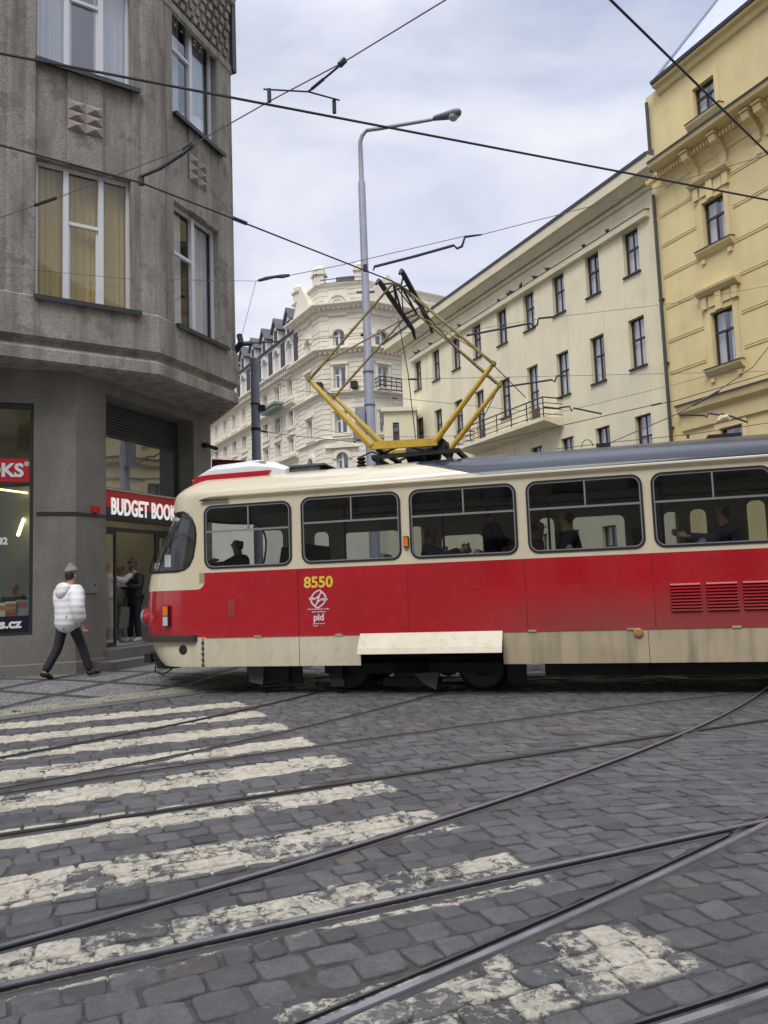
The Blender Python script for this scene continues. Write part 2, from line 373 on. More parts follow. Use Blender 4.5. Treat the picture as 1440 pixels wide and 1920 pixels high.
# rails: head, groove and lip set flush in the setts
M['railhead'] = mat('worn_rail_steel', (.46, .46, .49), .36, metal=.8, var=(.24, .24, .26), vs=5, vamt=.4, streak=None, coord='Object')
M['railold'] = mat('rusty_rail_steel', (.085, .06, .05), .6, metal=.5, var=(.05, .04, .038), vs=5)
M['raillip'] = mat('dull_rail_steel', (.12, .115, .12), .5, metal=.5, var=(.07, .065, .065), vs=6)
M['groove'] = mat('dark_groove', (.012, .012, .013), .7)
M['railedge'] = mat('rail_side_filler', (.06, .059, .058), .85, var=(.09, .088, .085), vs=4, bump=.4, bscale=60)
rail_info = {'R1': (-1, 'bright curved rail running from lower left up to the right under the tram', 1), 'R2': (-1, 'curved rail next below the bright curve, meeting another rail at a point on the right', 1),
 'R3': (1, 'shiny near rail with a wide dark groove running diagonally out of the bottom edge', 1), 'R4': (1, 'short piece of rail crossing the bottom right corner', 1),
 'R5': (-1, 'thin rusty straight rail crossing the middle of the zebra crossing', 0), 'R6': (1, 'thin dark rail curving up from the left edge to the tram bogie', 0),
 'R7': (1, 'thin rusty straight rail passing just in front of the tram shadow', 0), 'R8': (-1, 'thin rail through the farthest zebra stripes beside the pavement', 0),
 'R9': (1, 'near rail of the track under the tram', 0), 'R0': (-1, 'far rail of the track under the tram', 0)}
for k, path in rail_paths.items():
    sgn, lab, shiny = rail_info[k]
    mb = MB(); o3 = path[len(path)//2]
    W = [(-.078, -.013, 3), (-.058, -.002, 3), (-.054, .003, 3), (-.044, .0055, 0), (-.008, .0055, 0), (.0, .001, 1), (.002, -.04, 1), (.036, -.04, 1), (.038, .001, 2), (.054, .001, 2), (.058, -.004, 3), (.078, -.014, 3)]
    vs = []
    for i, p in enumerate(path):
        t = (path[min(i+1, len(path)-1)]-path[max(i-1, 0)]).normalized(); nn = Vector((-t.y, t.x))*sgn*1.0
        for x, z, _ in W:
            q = p+nn*x*.88; vs.append((q.x, q.y, z + (.0004 if shiny else 0)))
    nW = len(W)
    for j in range(nW-1):
        mi = max(W[j][2], W[j+1][2]) if W[j][2] != W[j+1][2] else W[j][2]
        if {W[j][2], W[j+1][2]} == {0, 1} or {W[j][2], W[j+1][2]} == {1, 2}: mi = 1
        b0 = len(mb.v)
        mb.add([v for i in range(len(path)) for v in (vs[i*nW+j], vs[i*nW+j+1])],
               [((2*i), (2*i+1), (2*i+3), (2*i+2)) if sgn < 0 else (2*i, 2*i+2, 2*i+3, 2*i+1) for i in range(len(path)-1)], mi)
    o = mb.build('tram_rail', [M['railhead'] if shiny else M['railold'], M['groove'], M['railold'] if not shiny else M['raillip'], M['railedge']])
    tag(o, lab, 'rail', 'tram rails set in the cobbles')
# pavement beyond the kerb
def pavement_mat():
    m = bpy.data.materials.new('mosaic_pavement'); m.use_nodes = True; t = m.node_tree; L = t.links.new; p = t.nodes['Principled BSDF']
    c = nd(t, 'ShaderNodeTexCoord').outputs['Object']; mpn = nd(t, 'ShaderNodeMapping'); mpn.inputs['Rotation'].default_value = (0, 0, R(-30)); L(c, mpn.inputs[0])
    v = nd(t, 'ShaderNodeTexVoronoi', Scale=16.0); v.feature = 'DISTANCE_TO_EDGE'; L(mpn.outputs[0], v.inputs[0])
    v2 = nd(t, 'ShaderNodeTexVoronoi', Scale=16.0); L(mpn.outputs[0], v2.inputs[0])
    br = nd(t, 'ShaderNodeTexBrick', Scale=1.0); br.offset = 0; br.inputs['Mortar Size'].default_value = .085; br.inputs['Mortar Smooth'].default_value = 0.0
    br.inputs['Brick Width'].default_value = 1.15; br.inputs['Row Height'].default_value = 1.15
    br.inputs['Color1'].default_value = (.23, .215, .19, 1); br.inputs['Color2'].default_value = (.18, .17, .15, 1); br.inputs['Mortar'].default_value = (.055, .053, .055, 1)
    m2 = nd(t, 'ShaderNodeMapping'); m2.inputs['Rotation'].default_value = (0, 0, R(18)); L(c, m2.inputs[0]); L(m2.outputs[0], br.inputs[0])
    r_ = nd(t, 'ShaderNodeMapRange'); r_.inputs[1].default_value = .02; r_.inputs[2].default_value = .10; r_.inputs[3].default_value = .35; L(v.outputs[0], r_.inputs[0])
    x = nd(t, 'ShaderNodeMix'); x.data_type = 'RGBA'; x.blend_type = 'MULTIPLY'; x.inputs[0].default_value = 1; L(br.outputs[0], x.inputs[6]); L(r_.outputs[0], x.inputs[7])
    hs = nd(t, 'ShaderNodeMix'); hs.data_type = 'RGBA'; hs.blend_type = 'OVERLAY'; hs.inputs[0].default_value = .35; L(x.outputs[2], hs.inputs[6]); L(v2.outputs['Color'], hs.inputs[7])
    bw = nd(t, 'ShaderNodeHueSaturation', Saturation=.35); L(hs.outputs[2], bw.inputs['Color']); L(bw.outputs[0], p.inputs['Base Color']); p.inputs['Roughness'].default_value = .85
    b = nd(t, 'ShaderNodeBump', Strength=.6, Distance=.01); L(r_.outputs[0], b.inputs['Height']); L(b.outputs[0], p.inputs['Normal'])
    return m
M['kerb'] = mat('granite_kerb', (.16, .155, .15), .8, var=(.11, .105, .10), vs=6, bump=.4)
M['tactile'] = mat('pale_tactile_blocks', (.46, .43, .33), .85, var=(.33, .31, .25), vs=4)
kf = Fr((kerbA.x, kerbA.y), math.degrees(math.atan2(kdir.y, kdir.x)))
pv = MB(kf)
# kerb dropped at the crossing, pavement rises gently toward the wall
xs = [-8, -4, -2, -1, 0, 1, 2, 3, 4, 5.5, 7, 10, 16]; ys = [.10, .55, 1.5, 2.4, 3.2, 14]
def pz(y): return .012 + min(.138, max(0, y-.1)*.052)
for i in range(len(xs)-1):
    for j in range(len(ys)-1):
        pv.poly([(xs[i], ys[j], pz(ys[j])), (xs[i+1], ys[j], pz(ys[j])), (xs[i+1], ys[j+1], pz(ys[j+1])), (xs[i], ys[j+1], pz(ys[j+1]))])
tag(pv.build('pavement', pavement_mat()), kind='structure')
kb = MB(kf)
for i in range(20): kb.box(-8+i*1.2+.004, -8+(i+1)*1.2-.004, -.12, .10, -.05, .013)
tag(kb.build('kerb', M['kerb']), kind='structure')
tb = MB(kf)
x = -8
while x < 9:                                       # small raised studs of the tactile strip
    for q in range(6):
        y0 = .16+q*.072
        for dx in (0, .055):
            s = .023*random.uniform(.85, 1.1)
            if random.random() < .93: tb.box(x+dx+(q % 2)*.027-s, x+dx+(q % 2)*.027+s, y0-s, y0+s, pz(y0)-.01, pz(y0)+.010)
    x += .11
tag(tb.build('tactile_paving', M['tactile']), kind='structure')

# ------------------------------------------------------------------ building helpers
def wall(mb, x0, x1, z0, z1, holes=(), depth=.22, yoff=None, step=None, mi=0, rmi=None):
    rmi = mi if rmi is None else rmi
    yf = yoff or (lambda x: 0.0)
    xs = {x0, x1}; zs = {z0, z1}
    for a, b, c, d in holes: xs |= {min(max(a, x0), x1), min(max(b, x0), x1)}; zs |= {min(max(c, z0), z1), min(max(d, z0), z1)}
    if step:
        k = x0
        while k < x1:
            if all(abs(k-q) > step*.4 for q in xs): xs.add(k)
            k += step
    xs = sorted(xs); zs = sorted(zs)
    for i in range(len(xs)-1):
        for j in range(len(zs)-1):
            cx, cz = (xs[i]+xs[i+1])/2, (zs[j]+zs[j+1])/2
            if any(a < cx < b and c < cz < d for a, b, c, d in holes): continue
            ya, yb = yf(xs[i]+1e-5), yf(xs[i+1]-1e-5)
            mb.poly([(xs[i], ya, zs[j]), (xs[i+1], yb, zs[j]), (xs[i+1], yb, zs[j+1]), (xs[i], ya, zs[j+1])], mi)
    for a, b, c, d in holes:
        a2, b2, d2, c2 = max(a, x0), min(b, x1), min(d, z1), max(c, z0)
        mb.poly([(a2, 0, c2), (a2, 0, d2), (a2, depth, d2), (a2, depth, c2)], rmi); mb.poly([(b2, 0, c2), (b2, depth, c2), (b2, depth, d2), (b2, 0, d2)], rmi)
        mb.poly([(a2, 0, d2), (b2, 0, d2), (b2, depth, d2), (a2, depth, d2)], rmi); mb.poly([(a2, 0, c2), (a2, depth, c2), (b2, depth, c2), (b2, 0, c2)], rmi)
def sweep(mb, path, prof, mi=0):
    """path: plan points left to right (outside on the right-hand side); prof: (outward, z)"""
    P = [Vector(p[:2]) for p in path]; N = len(P); rows = []
    for i, p in enumerate(P):
        d1 = (P[i]-P[i-1]).normalized() if i else None; d2 = (P[i+1]-P[i]).normalized() if i < N-1 else None
        n1 = Vector((d1.y, -d1.x)) if d1 else None; n2 = Vector((d2.y, -d2.x)) if d2 else None
        n = n1 if n2 is None else n2 if n1 is None else (n1+n2)/(1+n1.dot(n2))
        rows.append([(p.x+n.x*o, p.y+n.y*o, z) for o, z in prof])
    k = len(prof); f0 = mb.fr; mb.fr = None
    mb.add([v for r_ in rows for v in r_], [(i*k+j, (i+1)*k+j, (i+1)*k+j+1, i*k+j+1) for i in range(N-1) for j in range(k-1)]+[list(range(k)), [(N-1)*k+j for j in range(k)][::-1]], mi)
    mb.fr = f0
_wc = {}
def place(root, fr, proto_key, maker, t, y, z):
    """window part (with sub-parts) at frame position; meshes are shared between equal windows"""
    p = fr.w((t, y, z)) - root.location
    if proto_key not in _wc:
        _wc[proto_key] = maker()                 # list of (name, mesh)
    parts = _wc[proto_key]
    o = obj(parts[0][0], parts[0][1], root, p, fr.a)
    for nme, me in parts[1:]: obj(nme, me, o)
    return o
def mesh_of(mb, mats, name, smooth=None):
    o = mb.build(name, mats, None, smooth); me = o.data; bpy.data.objects.remove(o); return me
def win_maker(w_, h_, frame, glass, style, fw=.05, curt=None, room=True):
    """casement window, origin at bottom centre of the opening, y=0 is the frame face"""
    def f():
        fb = MB(); pb = MB(); hw = w_/2
        def bar(x0, x1, z0, z1, y0=0.0, y1=.06): fb.box(x0, x1, y0, y1, z0, z1)
        bar(-hw, -hw+fw, 0, h_); bar(hw-fw, hw, 0, h_); bar(-hw+fw, hw-fw, 0, fw); bar(-hw+fw, hw-fw, h_-fw, h_)
        if style == 'cross':                    # two casements with transom lights
            tz = h_*.56; bar(-hw+fw, hw-fw, tz, tz+fw*1.6, -.02, .05); bar(-fw*.45, fw*.45, fw, tz, .001, .055); bar(-fw*.35, fw*.35, tz+fw*1.6, h_-fw, .001, .055)
        if style == 'tee':
            tz = h_*.60; bar(-hw+fw, hw-fw, tz, tz+fw*1.4, -.015, .05); bar(-fw*.5, fw*.5, fw, tz, .001, .055)
        if style == 'triple':
            for s in (-1, 1):
                xx = s*(.5*.37)*w_; bar(xx-fw*.8, xx+fw*.8, fw, h_-fw, -.03, .06)
            tz = h_*.58; a_ = .5*.37*w_-fw*.8; bar(-a_, a_, tz, tz+fw*1.1, -.02, .05)
            bar(-a_, -a_+fw*.7, fw, tz, .012, .05); bar(a_-fw*.7, a_, fw, tz, .012, .05)
        if style == 'double':
            bar(-fw*.9, fw*.9, fw, h_-fw, -.03, .06); tz = h_*.6; bar(-hw+fw, -fw*.9, tz, tz+fw*1.1, -.02, .05)
            bar(-hw+fw, -hw+fw*1.8, fw, tz, .012, .05)
        if style == 'mid': bar(-fw*.4, fw*.4, fw, h_-fw, .001, .05); bar(-hw+fw, -fw*.4, h_*.62, h_*.62+fw*.8, .002, .05); bar(fw*.4, hw-fw, h_*.62, h_*.62+fw*.8, .002, .05)
        pb.poly([(-hw+.01, .035, .01), (hw-.01, .035, .01), (hw-.01, .035, h_-.01), (-hw+.01, .035, h_-.01)])
        out = [('window', mesh_of(fb, frame, 'window')), ('pane', mesh_of(pb, glass, 'pane'))]
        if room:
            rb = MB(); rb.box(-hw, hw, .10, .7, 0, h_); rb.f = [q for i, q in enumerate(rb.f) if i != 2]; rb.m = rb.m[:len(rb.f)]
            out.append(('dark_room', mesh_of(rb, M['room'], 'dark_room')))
        if curt:
            cb = MB(); kind, cm = curt
            segs = [(-hw+.02, -hw*.22), (hw*.25, hw-.02)] if kind == 'sides' else [(-hw+.02, hw-.02)] if kind == 'full' else [(-hw+.02, -hw*.1)]
            for a, b in segs:
                n = max(3, int((b-a)/.05)); 
                for i in range(n):
                    xa, xb = a+(b-a)*i/n, a+(b-a)*(i+1)/n; ya, yb = .14+.02*(i % 2), .14+.02*((i+1) % 2)
                    cb.poly([(xa, ya, .02), (xb, yb, .02), (xb, yb, h_-.02), (xa, ya, h_-.02)])
            out.append(('curtain', mesh_of(cb, cm, 'curtain')))
        return out
    return f
def rect_px(fr, xl, xr, yt, yb, off=0.0):
    """opening from its left/right x and its top/bottom y measured on its centre line"""
    xm = (xl+xr)/2; a = fr.hit(xl, (yt+yb)/2, off)[0]; b = fr.hit(xr, (yt+yb)/2, off)[0]
    return a, b, fr.hit(xm, yb, off)[1], fr.hit(xm, yt, off)[1]
def text_mesh(body, size, bold=0.0, ext=.004, sx=1.0, align='CENTER', spacing=1.0):
    cu = bpy.data.curves.new('lettering', 'FONT'); cu.body = body; cu.size = size; cu.extrude = ext; cu.offset = bold; cu.align_x = align; cu.space_character = spacing; cu.resolution_u = 4
    o = bpy.data.objects.new('t', cu); C.objects.link(o); dg = bpy.context.evaluated_depsgraph_get(); me = bpy.data.meshes.new_from_object(o.evaluated_get(dg)); bpy.data.objects.remove(o)
    for v in me.vertices: v.co.x *= sx
    return me
def put_text(name, me, m, parent, world_pos, ang, parent_frame_inv=None):
    me.materials.clear(); me.materials.append(m)
    o = obj(name, me, parent)
    base = Matrix.Translation(world_pos) @ Matrix.Rotation(ang, 4, 'Z') @ Matrix.Rotation(R(90), 4, 'X')
    pm = Matrix.Identity(4); q = parent; ch = []
    while q: ch.append(q); q = q.parent
    for q in ch[::-1]: pm = pm @ Matrix.LocRotScale(q.location, q.rotation_euler, q.scale)
    M_ = pm.inverted() @ base
    o.location = M_.to_translation(); o.rotation_euler = M_.to_euler(); return o
# ------------------------------------------------------------------ corner building on the left
C0 = (-5.43, 13.48); C1 = (-4.1, 13.93)
GA_ = Fr(C0, 21); GB_ = Fr(C0, 68.5); UA = Fr(C1, 33.5); UB = Fr(C1, 68)
lb = thing('corner_building', 'rough grey-brown rendered corner building with a bookshop under its overhanging upper floors', 'building', (C0[0], C0[1], 0))
tE = UB.hit(440, 633)[0]; ZS = 6.62; ZT = 16.5
wA1 = rect_px(UA, 67, 246, 316, 546); wA2 = rect_px(UA, 67, 246, 0, 139); wA2 = (wA2[0], wA2[1], wA2[2], wA2[2]+(wA1[3]-wA1[2]))
wB1 = rect_px(UB, 327, 411, 409, 607); wB2 = rect_px(UB, 322, 411, 57, 252)
wA1 = (*wA1[:2], ZS+.02, wA1[3]); wB1 = (*wB1[:2], ZS+.02, wA1[3]); wB2 = (wB2[0], wB2[1], wA2[2], wA2[3])
flr = wA2[2]-wA1[2]
holesA = [(wA1[0], wA1[1], wA1[2]+k*flr, wA1[3]+k*flr) for k in range(3)]; sft = (wA1[1]-wA1[0])+1.75
holesA += [(a-sft, b-sft, c, d) for a, b, c, d in holesA]
holesB = [(wB1[0], wB1[1], wA1[2]+k*flr, wA1[3]+k*flr) for k in range(3)]
print('UPPER', wA1, wA2, wB1, wB2, 'tE', tE, 'floor', flr)
def flute(spans, per=.285, amp=.030):
    def f(x):
        for a, b in spans:
            if a-.02 < x < b+.02: return 0.0
        q = (x % per)/per
        return -amp*math.sqrt(max(0, 1-(2*q-1)**2))*1.0
    return f
def upper(fr, x0, x1, holes, name):
    mb = MB(fr, lb); sp_ = sorted({(a, b) for a, b, c, d in holes})
    wall(mb, x0, x1, ZS, ZT, holes, .28, flute(sp_), .0238)
    return mb.build(name, M['concrete'], lb, 40)
upper(UA, -10, 0, holesA, 'wall'); upper(UB, 0, tE, holesB, 'wall')
endP = UB.w((tE, 0, 0)); UC = Fr((endP.x, endP.y), 118)
mb = MB(UC, lb); wall(mb, 0, 9, ZS, ZT, [], .2, flute([]), .03); mb.build('wall', M['concrete'], lb, 40)
pathU = [UA.w((-10, 0, 0)), UA.w((0, 0, 0)), endP, UC.w((9, 0, 0))]
mb = MB(None, lb)
sweep(mb, pathU, [(0, 6.66), (.055, 6.60), (.075, 5.91), (-.05, 5.86), (-.05, 5.81), (.055, 5.70), (.06, 5.50), (-.02, 5.47), (-2.6, 5.47), (-2.6, 6.6)])
mb.build('overhang', M['concrete'], lb)
mb = MB(None, lb)                                # toothed cornice high up
zc = UB.hit(437, 148)[1]
sweep(mb, pathU, [(.0, zc), (.05, zc+.05), (.05, zc+.20), (.0, zc+.25)])
for fr, a, b in ((UB, 0.1, tE-.12), (UA, -10, -.1), (UC, 0, 6)):
    k = a
    while k < b: mb.fr = fr; [mb.box(k+.07*(q % 2), k+.07*(q % 2)+.12, -.06-.014*q, 0.02, zc+.28+.22*q, zc+.42+.22*q) for q in range(6)]; k += .22
sweep(mb, pathU, [(.0, zc+1.62), (.14, zc+1.70), (.14, zc+1.85), (.0, zc+1.9)])
mb.build('cornice', M['concrete'], lb)
mb = MB(None, lb); sweep(mb, pathU, [(.10, zc+1.90), (.20, zc+1.94), (.22, zc+2.2), (.1, zc+2.5), (-.2, zc+2.5)]); mb.fr = UB; mb.box(tE-.02, tE+.13, -.10, .5, zc+.1, zc+3); mb.build('gutter', M['leadsill'], lb)
# spandrel strips, reliefs, sills, windows
for fr, hs, st in ((UA, holesA, 'triple'), (UB, holesB, 'double')):
    for i, (a, b, c, d) in enumerate(hs):
        cx = (a+b)/2; ww = b-a; hh = d-c
        fr_st = 'triple' if st == 'triple' else 'double'
        cu = ('sides', M['curtain_y']) if (st == 'triple' and i in (0,)) else ('sides', M['curtain'])
        if st == 'triple' and i == 0: cu = ('full', M['curtain_y'])
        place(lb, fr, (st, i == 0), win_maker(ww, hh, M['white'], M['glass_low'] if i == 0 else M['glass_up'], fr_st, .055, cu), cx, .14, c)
        s = MB(fr, lb); s.box(a-.04, b+.16, -.12, .14, c-.05, c-.012); s.box(a-.04, b+.16, -.135, -.121, c-.10, c-.014); s.build('window_sill', M['leadsill'], lb)
        if c+flr < ZT:
            rw = ww*.19; s = MB(fr, lb); s.box(cx-rw, cx+rw, -.035, .02, d+.005, c+flr-.06); s.build('spandrel_strip', M['concrete'], lb)
            s = MB(fr, lb); nx, nz = 2, 3; z0 = d+(flr-hh)*.36; zh = (flr-hh)*.31; cwx = 2*rw/nx; cwz = zh/nz
            s.box(cx-rw, cx+rw, -.045, .0, z0, z0+zh)
            for ix in range(nx):
                for iz in range(nz):
                    x_, z_ = cx-rw+ix*cwx, z0+iz*cwz
                    s.add([(x_, -.046, z_), (x_+cwx, -.046, z_), (x_+cwx, -.046, z_+cwz), (x_, -.046, z_+cwz), (x_+cwx*.5, -.125, z_+cwz*.42)], [(0, 1, 4), (1, 2, 4), (2, 3, 4), (3, 0, 4)])
            s.build('relief_panel', M['pinkstone'], lb)
# ground floor
tw = GA_.hit(62, 1000)[0]; zt = GA_.hit(30, 755)[1]; zb = GA_.hit(30, 1192)[1]
t1 = GB_.hit(199, 1000)[0]; t2 = GB_.hit(364, 900)[0]; t3 = GB_.hit(396, 900)[0]
print('GROUND', tw, zt, zb, t1, t2, t3)
mb = MB(GA_, lb); wall(mb, -10, 0, -.1, 5.6, [(-9, tw, zb, zt)], .16); mb.build('ground_floor_wall', M['concrete_dark'], lb)
ztop = GB_.hit(364, 790)[1]
mb = MB(GB_, lb); wall(mb, 0, t3, -.1, 5.6, [(t1, t2, .48, ztop)], .55); mb.build('ground_floor_wall', M['concrete_dark'], lb)
e2 = GB_.w((t3, 0, 0)); GC_ = Fr((e2.x, e2.y), 150)
mb = MB(GC_, lb); wall(mb, 0, 8, -.1, 5.6); mb.build('ground_floor_wall', M['concrete_dark'], lb)
zb2 = GA_.hit(105, 963)[1]
mb = MB(None, lb); sweep(mb, [GA_.w((tw+.05, 0, 0)), GA_.w((0, 0, 0)), GB_.w((t1-.01, 0, 0))], [(-.01, zb2-.03), (.012, zb2-.03), (.02, zb2+.03), (-.01, zb2+.03)]); mb.build('string_groove', M['leadsill'], lb)
mb = MB(None, lb); sweep(mb, [GA_.w((-10, 0, 0)), GA_.w((0, 0, 0)), GB_.w((t1-.02, 0, 0))], [(-.01, -.1), (.025, -.1), (.022, .34), (-.01, .36)]); mb.build('plinth', M['concrete_dark'], lb)
# shop window
M['dframe'] = mat('dark_frame', (.025, .028, .035), .5)
shw = MB(GA_, lb)
for a, b, c, d in ((-9, tw, zt-.09, zt), (-9, tw, zb, zb+.05), (tw-.06, tw, zb+.05, zt-.09), (-3.2, -3.12, zb+.05, zt-.09), (-9, -8.94, zb+.05, zt-.09)): shw.box(a, b, .03, .13, c, d)
sw = shw.build('shop_window', M['dframe'], lb)
pb = MB(GA_, lb); pb.poly([(-9, .08, zb), (tw-.02, .08, zb), (tw-.02, .08, zt-.02), (-9, .08, zt-.02)]); pb.build('pane', M['glass_shop'], sw)
s = MB(GA_, lb); z0 = GA_.hit(30, 902)[1]; z1 = GA_.hit(30, 859)[1]; s.box(-8.9, tw-.065, .055, .075, z0, z1); sb = s.build('red_sign_band', M['signred'], lb)
kx = GA_.hit(55, 880)[0]
put_text('lettering', text_mesh('BUDGET BOOKS', (z1-z0)*.80, .012, .003, 1.0, 'RIGHT'), M['letterwhite'], sb, GA_.w((GA_.hit(44, 880)[0]+.0, .045, z0+(z1-z0)*.22)), GA_.a)
put_text('lettering', text_mesh('®', .11, .002, .003), M['letterwhite'], sb, GA_.w((GA_.hit(50, 866)[0], .045, z1-.13)), GA_.a)
s = MB(GA_, lb); z0 = zb+.05; z1 = GA_.hit(30, 1155)[1]; s.box(-8.9, tw-.065, .055, .075, z0, z1); sb = s.build('navy_sign_band', M['navy'], lb)
put_text('lettering', text_mesh('budgetbooks.cz', .215, .009, .003, 1.05, 'RIGHT'), M['letterwhite'], sb, GA_.w((GA_.hit(39, 1172)[0], .045, z0+(z1-z0)*.30)), GA_.a)
sb = MB(GA_, lb); sb.box(-.9, -.88, .09, .1, 1, 1.01)
put_text('window_numerals', text_mesh('82', .16, .006, .002, 1.0, 'RIGHT'), M['letterwhite'], lb, GA_.w((GA_.hit(14, 1015)[0], .055, GA_.hit(8, 1020)[1])), GA_.a)
# interior of the shop behind the pane
s = MB(GA_, lb)
s.poly([(-9, .2, .3), (tw+.3, .2, .3), (tw+.3, 3.6, .3), (-9, 3.6, .3)]); s.poly([(-9, 3.6, .3), (tw+.3, 3.6, .3), (tw+.3, 3.6, 4.9), (-9, 3.6, 4.9)]); s.poly([(tw+.3, .2, .3), (tw+.3, 3.6, .3), (tw+.3, 3.6, 4.9), (tw+.3, .2, 4.9)]); s.poly([(-9, .2, 4.88), (tw+.3, .2, 4.88), (tw+.3, 3.6, 4.88), (-9, 3.6, 4.88)])
s.build('shop_interior', M['shopwall'], lb)
tl = bpy.data.objects
for (xa, ya, oa), (xb_, yb_, ob) in ((((-12), 916, 1.0), (57, 925, 1.5)), ((34, 1003, .7), (57, 938, 2.6))):
    A_ = GA_.hit(xa, ya, oa); B_ = GA_.hit(xb_, yb_, ob); s = MB(GA_, lb); s.tube([(A_[0], oa, A_[1]), (B_[0], ob, B_[1])], .018 if ya < 920 else .032, 6); s.build('ceiling_or_fill_tube', M['tube'], lb)
cols = [(.62, .20, .08), (.65, .55, .45), (.20, .28, .38), (.52, .50, .46), (.50, .12, .10), (.75, .70, .62), (.10, .16, .30), (.60, .42, .12)]
bm_ = [mat('book_cover_%d' % i, c, .6) for i, c in enumerate(cols)]
shb = MB(GA_, lb); shb.box(-3.0, tw-.1, .22, .60, 1.12, 1.15); shb.box(-3.0, tw-.1, .22, .60, .80, .83); shb.build('display_shelf', M['dframe'], lb)
bi = 0
def book(name, lab, grp, x, y, z, w_, d_, h_, m, rz=0, tilt=0, art=None):
    g = GA_.w((x, y, z)); b = MB(); b.box(-w_/2, w_/2, 0, d_, 0, h_)
    o = b.build(name, m); o.location = g; o.rotation_euler = (tilt, 0, GA_.a+rz); tag(o, lab, 'book', grp)
    if art:
        q = MB(); q.box(-w_*.38, w_*.38, -.004, -.001, h_*art[0], h_*art[1]); q.build('cover_print', art[2], o)
    return o
xs_ = [GA_.hit(q, 1090, .3)[0] for q in (4, 20, 41)]
labs = ['orange and cream books stacked flat at the left edge of the bookshop window', 'stack of orange paperbacks on the shelf in the bookshop window']
for i in range(6):
    book('book', 'orange paperback number %s from the bottom of the stack in the shop window' % ['one', 'two', 'three', 'four', 'five', 'six'][i], 'orange books stacked in the shop window', xs_[1], .32, 1.15+i*.047, .17, .13, .040, bm_[[0, 4, 0, 7, 0, 5][i]], rz=random.uniform(-.05, .05))
book('book', 'pale blue book with a red title standing upright in the shop window', None, xs_[2], .34, 1.15, .21, .03, .30, mat('pale_blue_cover', (.30, .38, .42), .5), tilt=-.12, art=(.55, .85, bm_[4]))
book('book', 'cream book standing at the left edge of the shop window', None, xs_[0]-.02, .34, 1.15, .18, .03, .26, bm_[5], tilt=-.1, art=(.5, .8, bm_[0]))
xq = [GA_.hit(q, 1140, .3)[0] for q in (14, 31, 48)]
book('book', 'white book with black print on the lower shelf of the shop window', None, xq[0], .30, .80, .19, .03, .25, bm_[5], tilt=-.1, art=(.35, .8, M['navy']))
book('book', 'brown book in the middle of the lower window shelf', None, xq[1], .32, .80, .15, .03, .24, mat('brown_cover', (.16, .12, .07), .5), tilt=-.1)
book('book', 'small grey and white book on the right of the lower window shelf', None, xq[2], .32, .80, .15, .03, .22, bm_[3], tilt=-.1, art=(.5, .9, bm_[2]))
# entrance recess: shutter, glass, sign, doors
OY = .42
zsh0 = GB_.hit(270, 834, OY)[1]; zsh1 = ztop-.02
s = MB(GB_, lb); k = zsh0
while k < zsh1: s.ext([(OY, k), (OY-.03, k+.01), (OY-.03, k+.04), (OY, k+.055)], t1+.02, t2-.02); k += .06
s.build('roller_shutter', M['leadsill'], lb)
zg0 = GB_.hit(262, 925, OY)[1]; zs1 = GB_.hit(262, 930, OY)[1]; zs0 = GB_.hit(262, 982, OY)[1]; zd = GB_.hit(262, 990, OY)[1]
s = MB(GB_, lb); s.box(t1, t1+.05, OY, OY+.08, .48, zsh0); s.box(t2-.05, t2, OY, OY+.08, .48, zsh0); s.box(t1+.05, t2-.05, OY, OY+.08, zg0-.03, zg0+.03); s.box(t1+.05, t2-.05, OY-.02, OY+.08, zd-.10, zd-.03)
ff = s.build('entrance_frame', M['dframe'], lb)
s = MB(GB_, lb); s.poly([(t1+.05, OY+.04, zg0+.03), (t2-.05, OY+.04, zg0+.03), (t2-.05, OY+.04, zsh0), (t1+.05, OY+.04, zsh0)]); s.build('pane', M['glass_up'], ff)
s = MB(GB_, lb); s.box(t1+.04, t2-.04, OY-.16, OY-.01, zs0, zs1-.01); sg = s.build('entrance_sign', [M['navy']], lb)
s = MB(GB_, lb); s.box(t1+.04, t2-.04, OY-.18, OY-.161, zs0+(zs1-zs0)*.42, zs1); s.build('red_board', M['signred'], sg)
s = MB(GB_, lb); s.box(t1+.03, t2-.03, OY-.20, OY-.0, zs1+.002, zs1+.035); s.build('sign_cap', M['alu'], sg)
tx0 = GB_.hit(208, 950, OY-.2)[0]; hS = (zs1-zs0)
me = text_mesh('BUDGET BOOKS', hS*.78, .011, .008, 1.0, 'LEFT', 1.06); wid = max(v.co.x for v in me.vertices); want = GB_.hit(327, 960, OY-.2)[0]-tx0
for v in me.vertices: v.co.x *= want/wid*1.09
put_text('lettering', me, M['signwhite'], sg, GB_.w((tx0, OY-.2, zs0+hS*.20)), GB_.a)
# doors: left leaf glazed, middle open, right leaf
td = [GB_.hit(q, 1100, OY)[0] for q in (196, 219, 293, 300)]
s = MB(GB_, lb); zdd = zd-.10
s.box(t1+.05, t1+.09, OY+.0, OY+.05, .48, zdd); s.box(td[1]-.05, td[1], OY, OY+.05, .48, zdd); s.box(t1+.09, td[1]-.05, OY, OY+.05, .48, .56); s.box(t1+.09, td[1]-.05, OY, OY+.05, zdd-.07, zdd)
dl = s.build('glass_door', M['dframe'], lb); s = MB(GB_, lb); s.poly([(t1+.09, OY+.02, .56), (td[1]-.05, OY+.02, .56), (td[1]-.05, OY+.02, zdd-.07), (t1+.09, OY+.02, zdd-.07)]); s.build('pane', M['glass_shop'], dl)
s = MB(GB_, lb); s.box(td[2], td[3], OY, OY+.05, .48, zdd); s.box(t2-.1, t2-.05, OY, OY+.05, .48, zdd); s.box(td[3], t2-.1, OY, OY+.05, .48, .56); s.box(td[3], t2-.1, OY, OY+.05, zdd-.07, zdd)
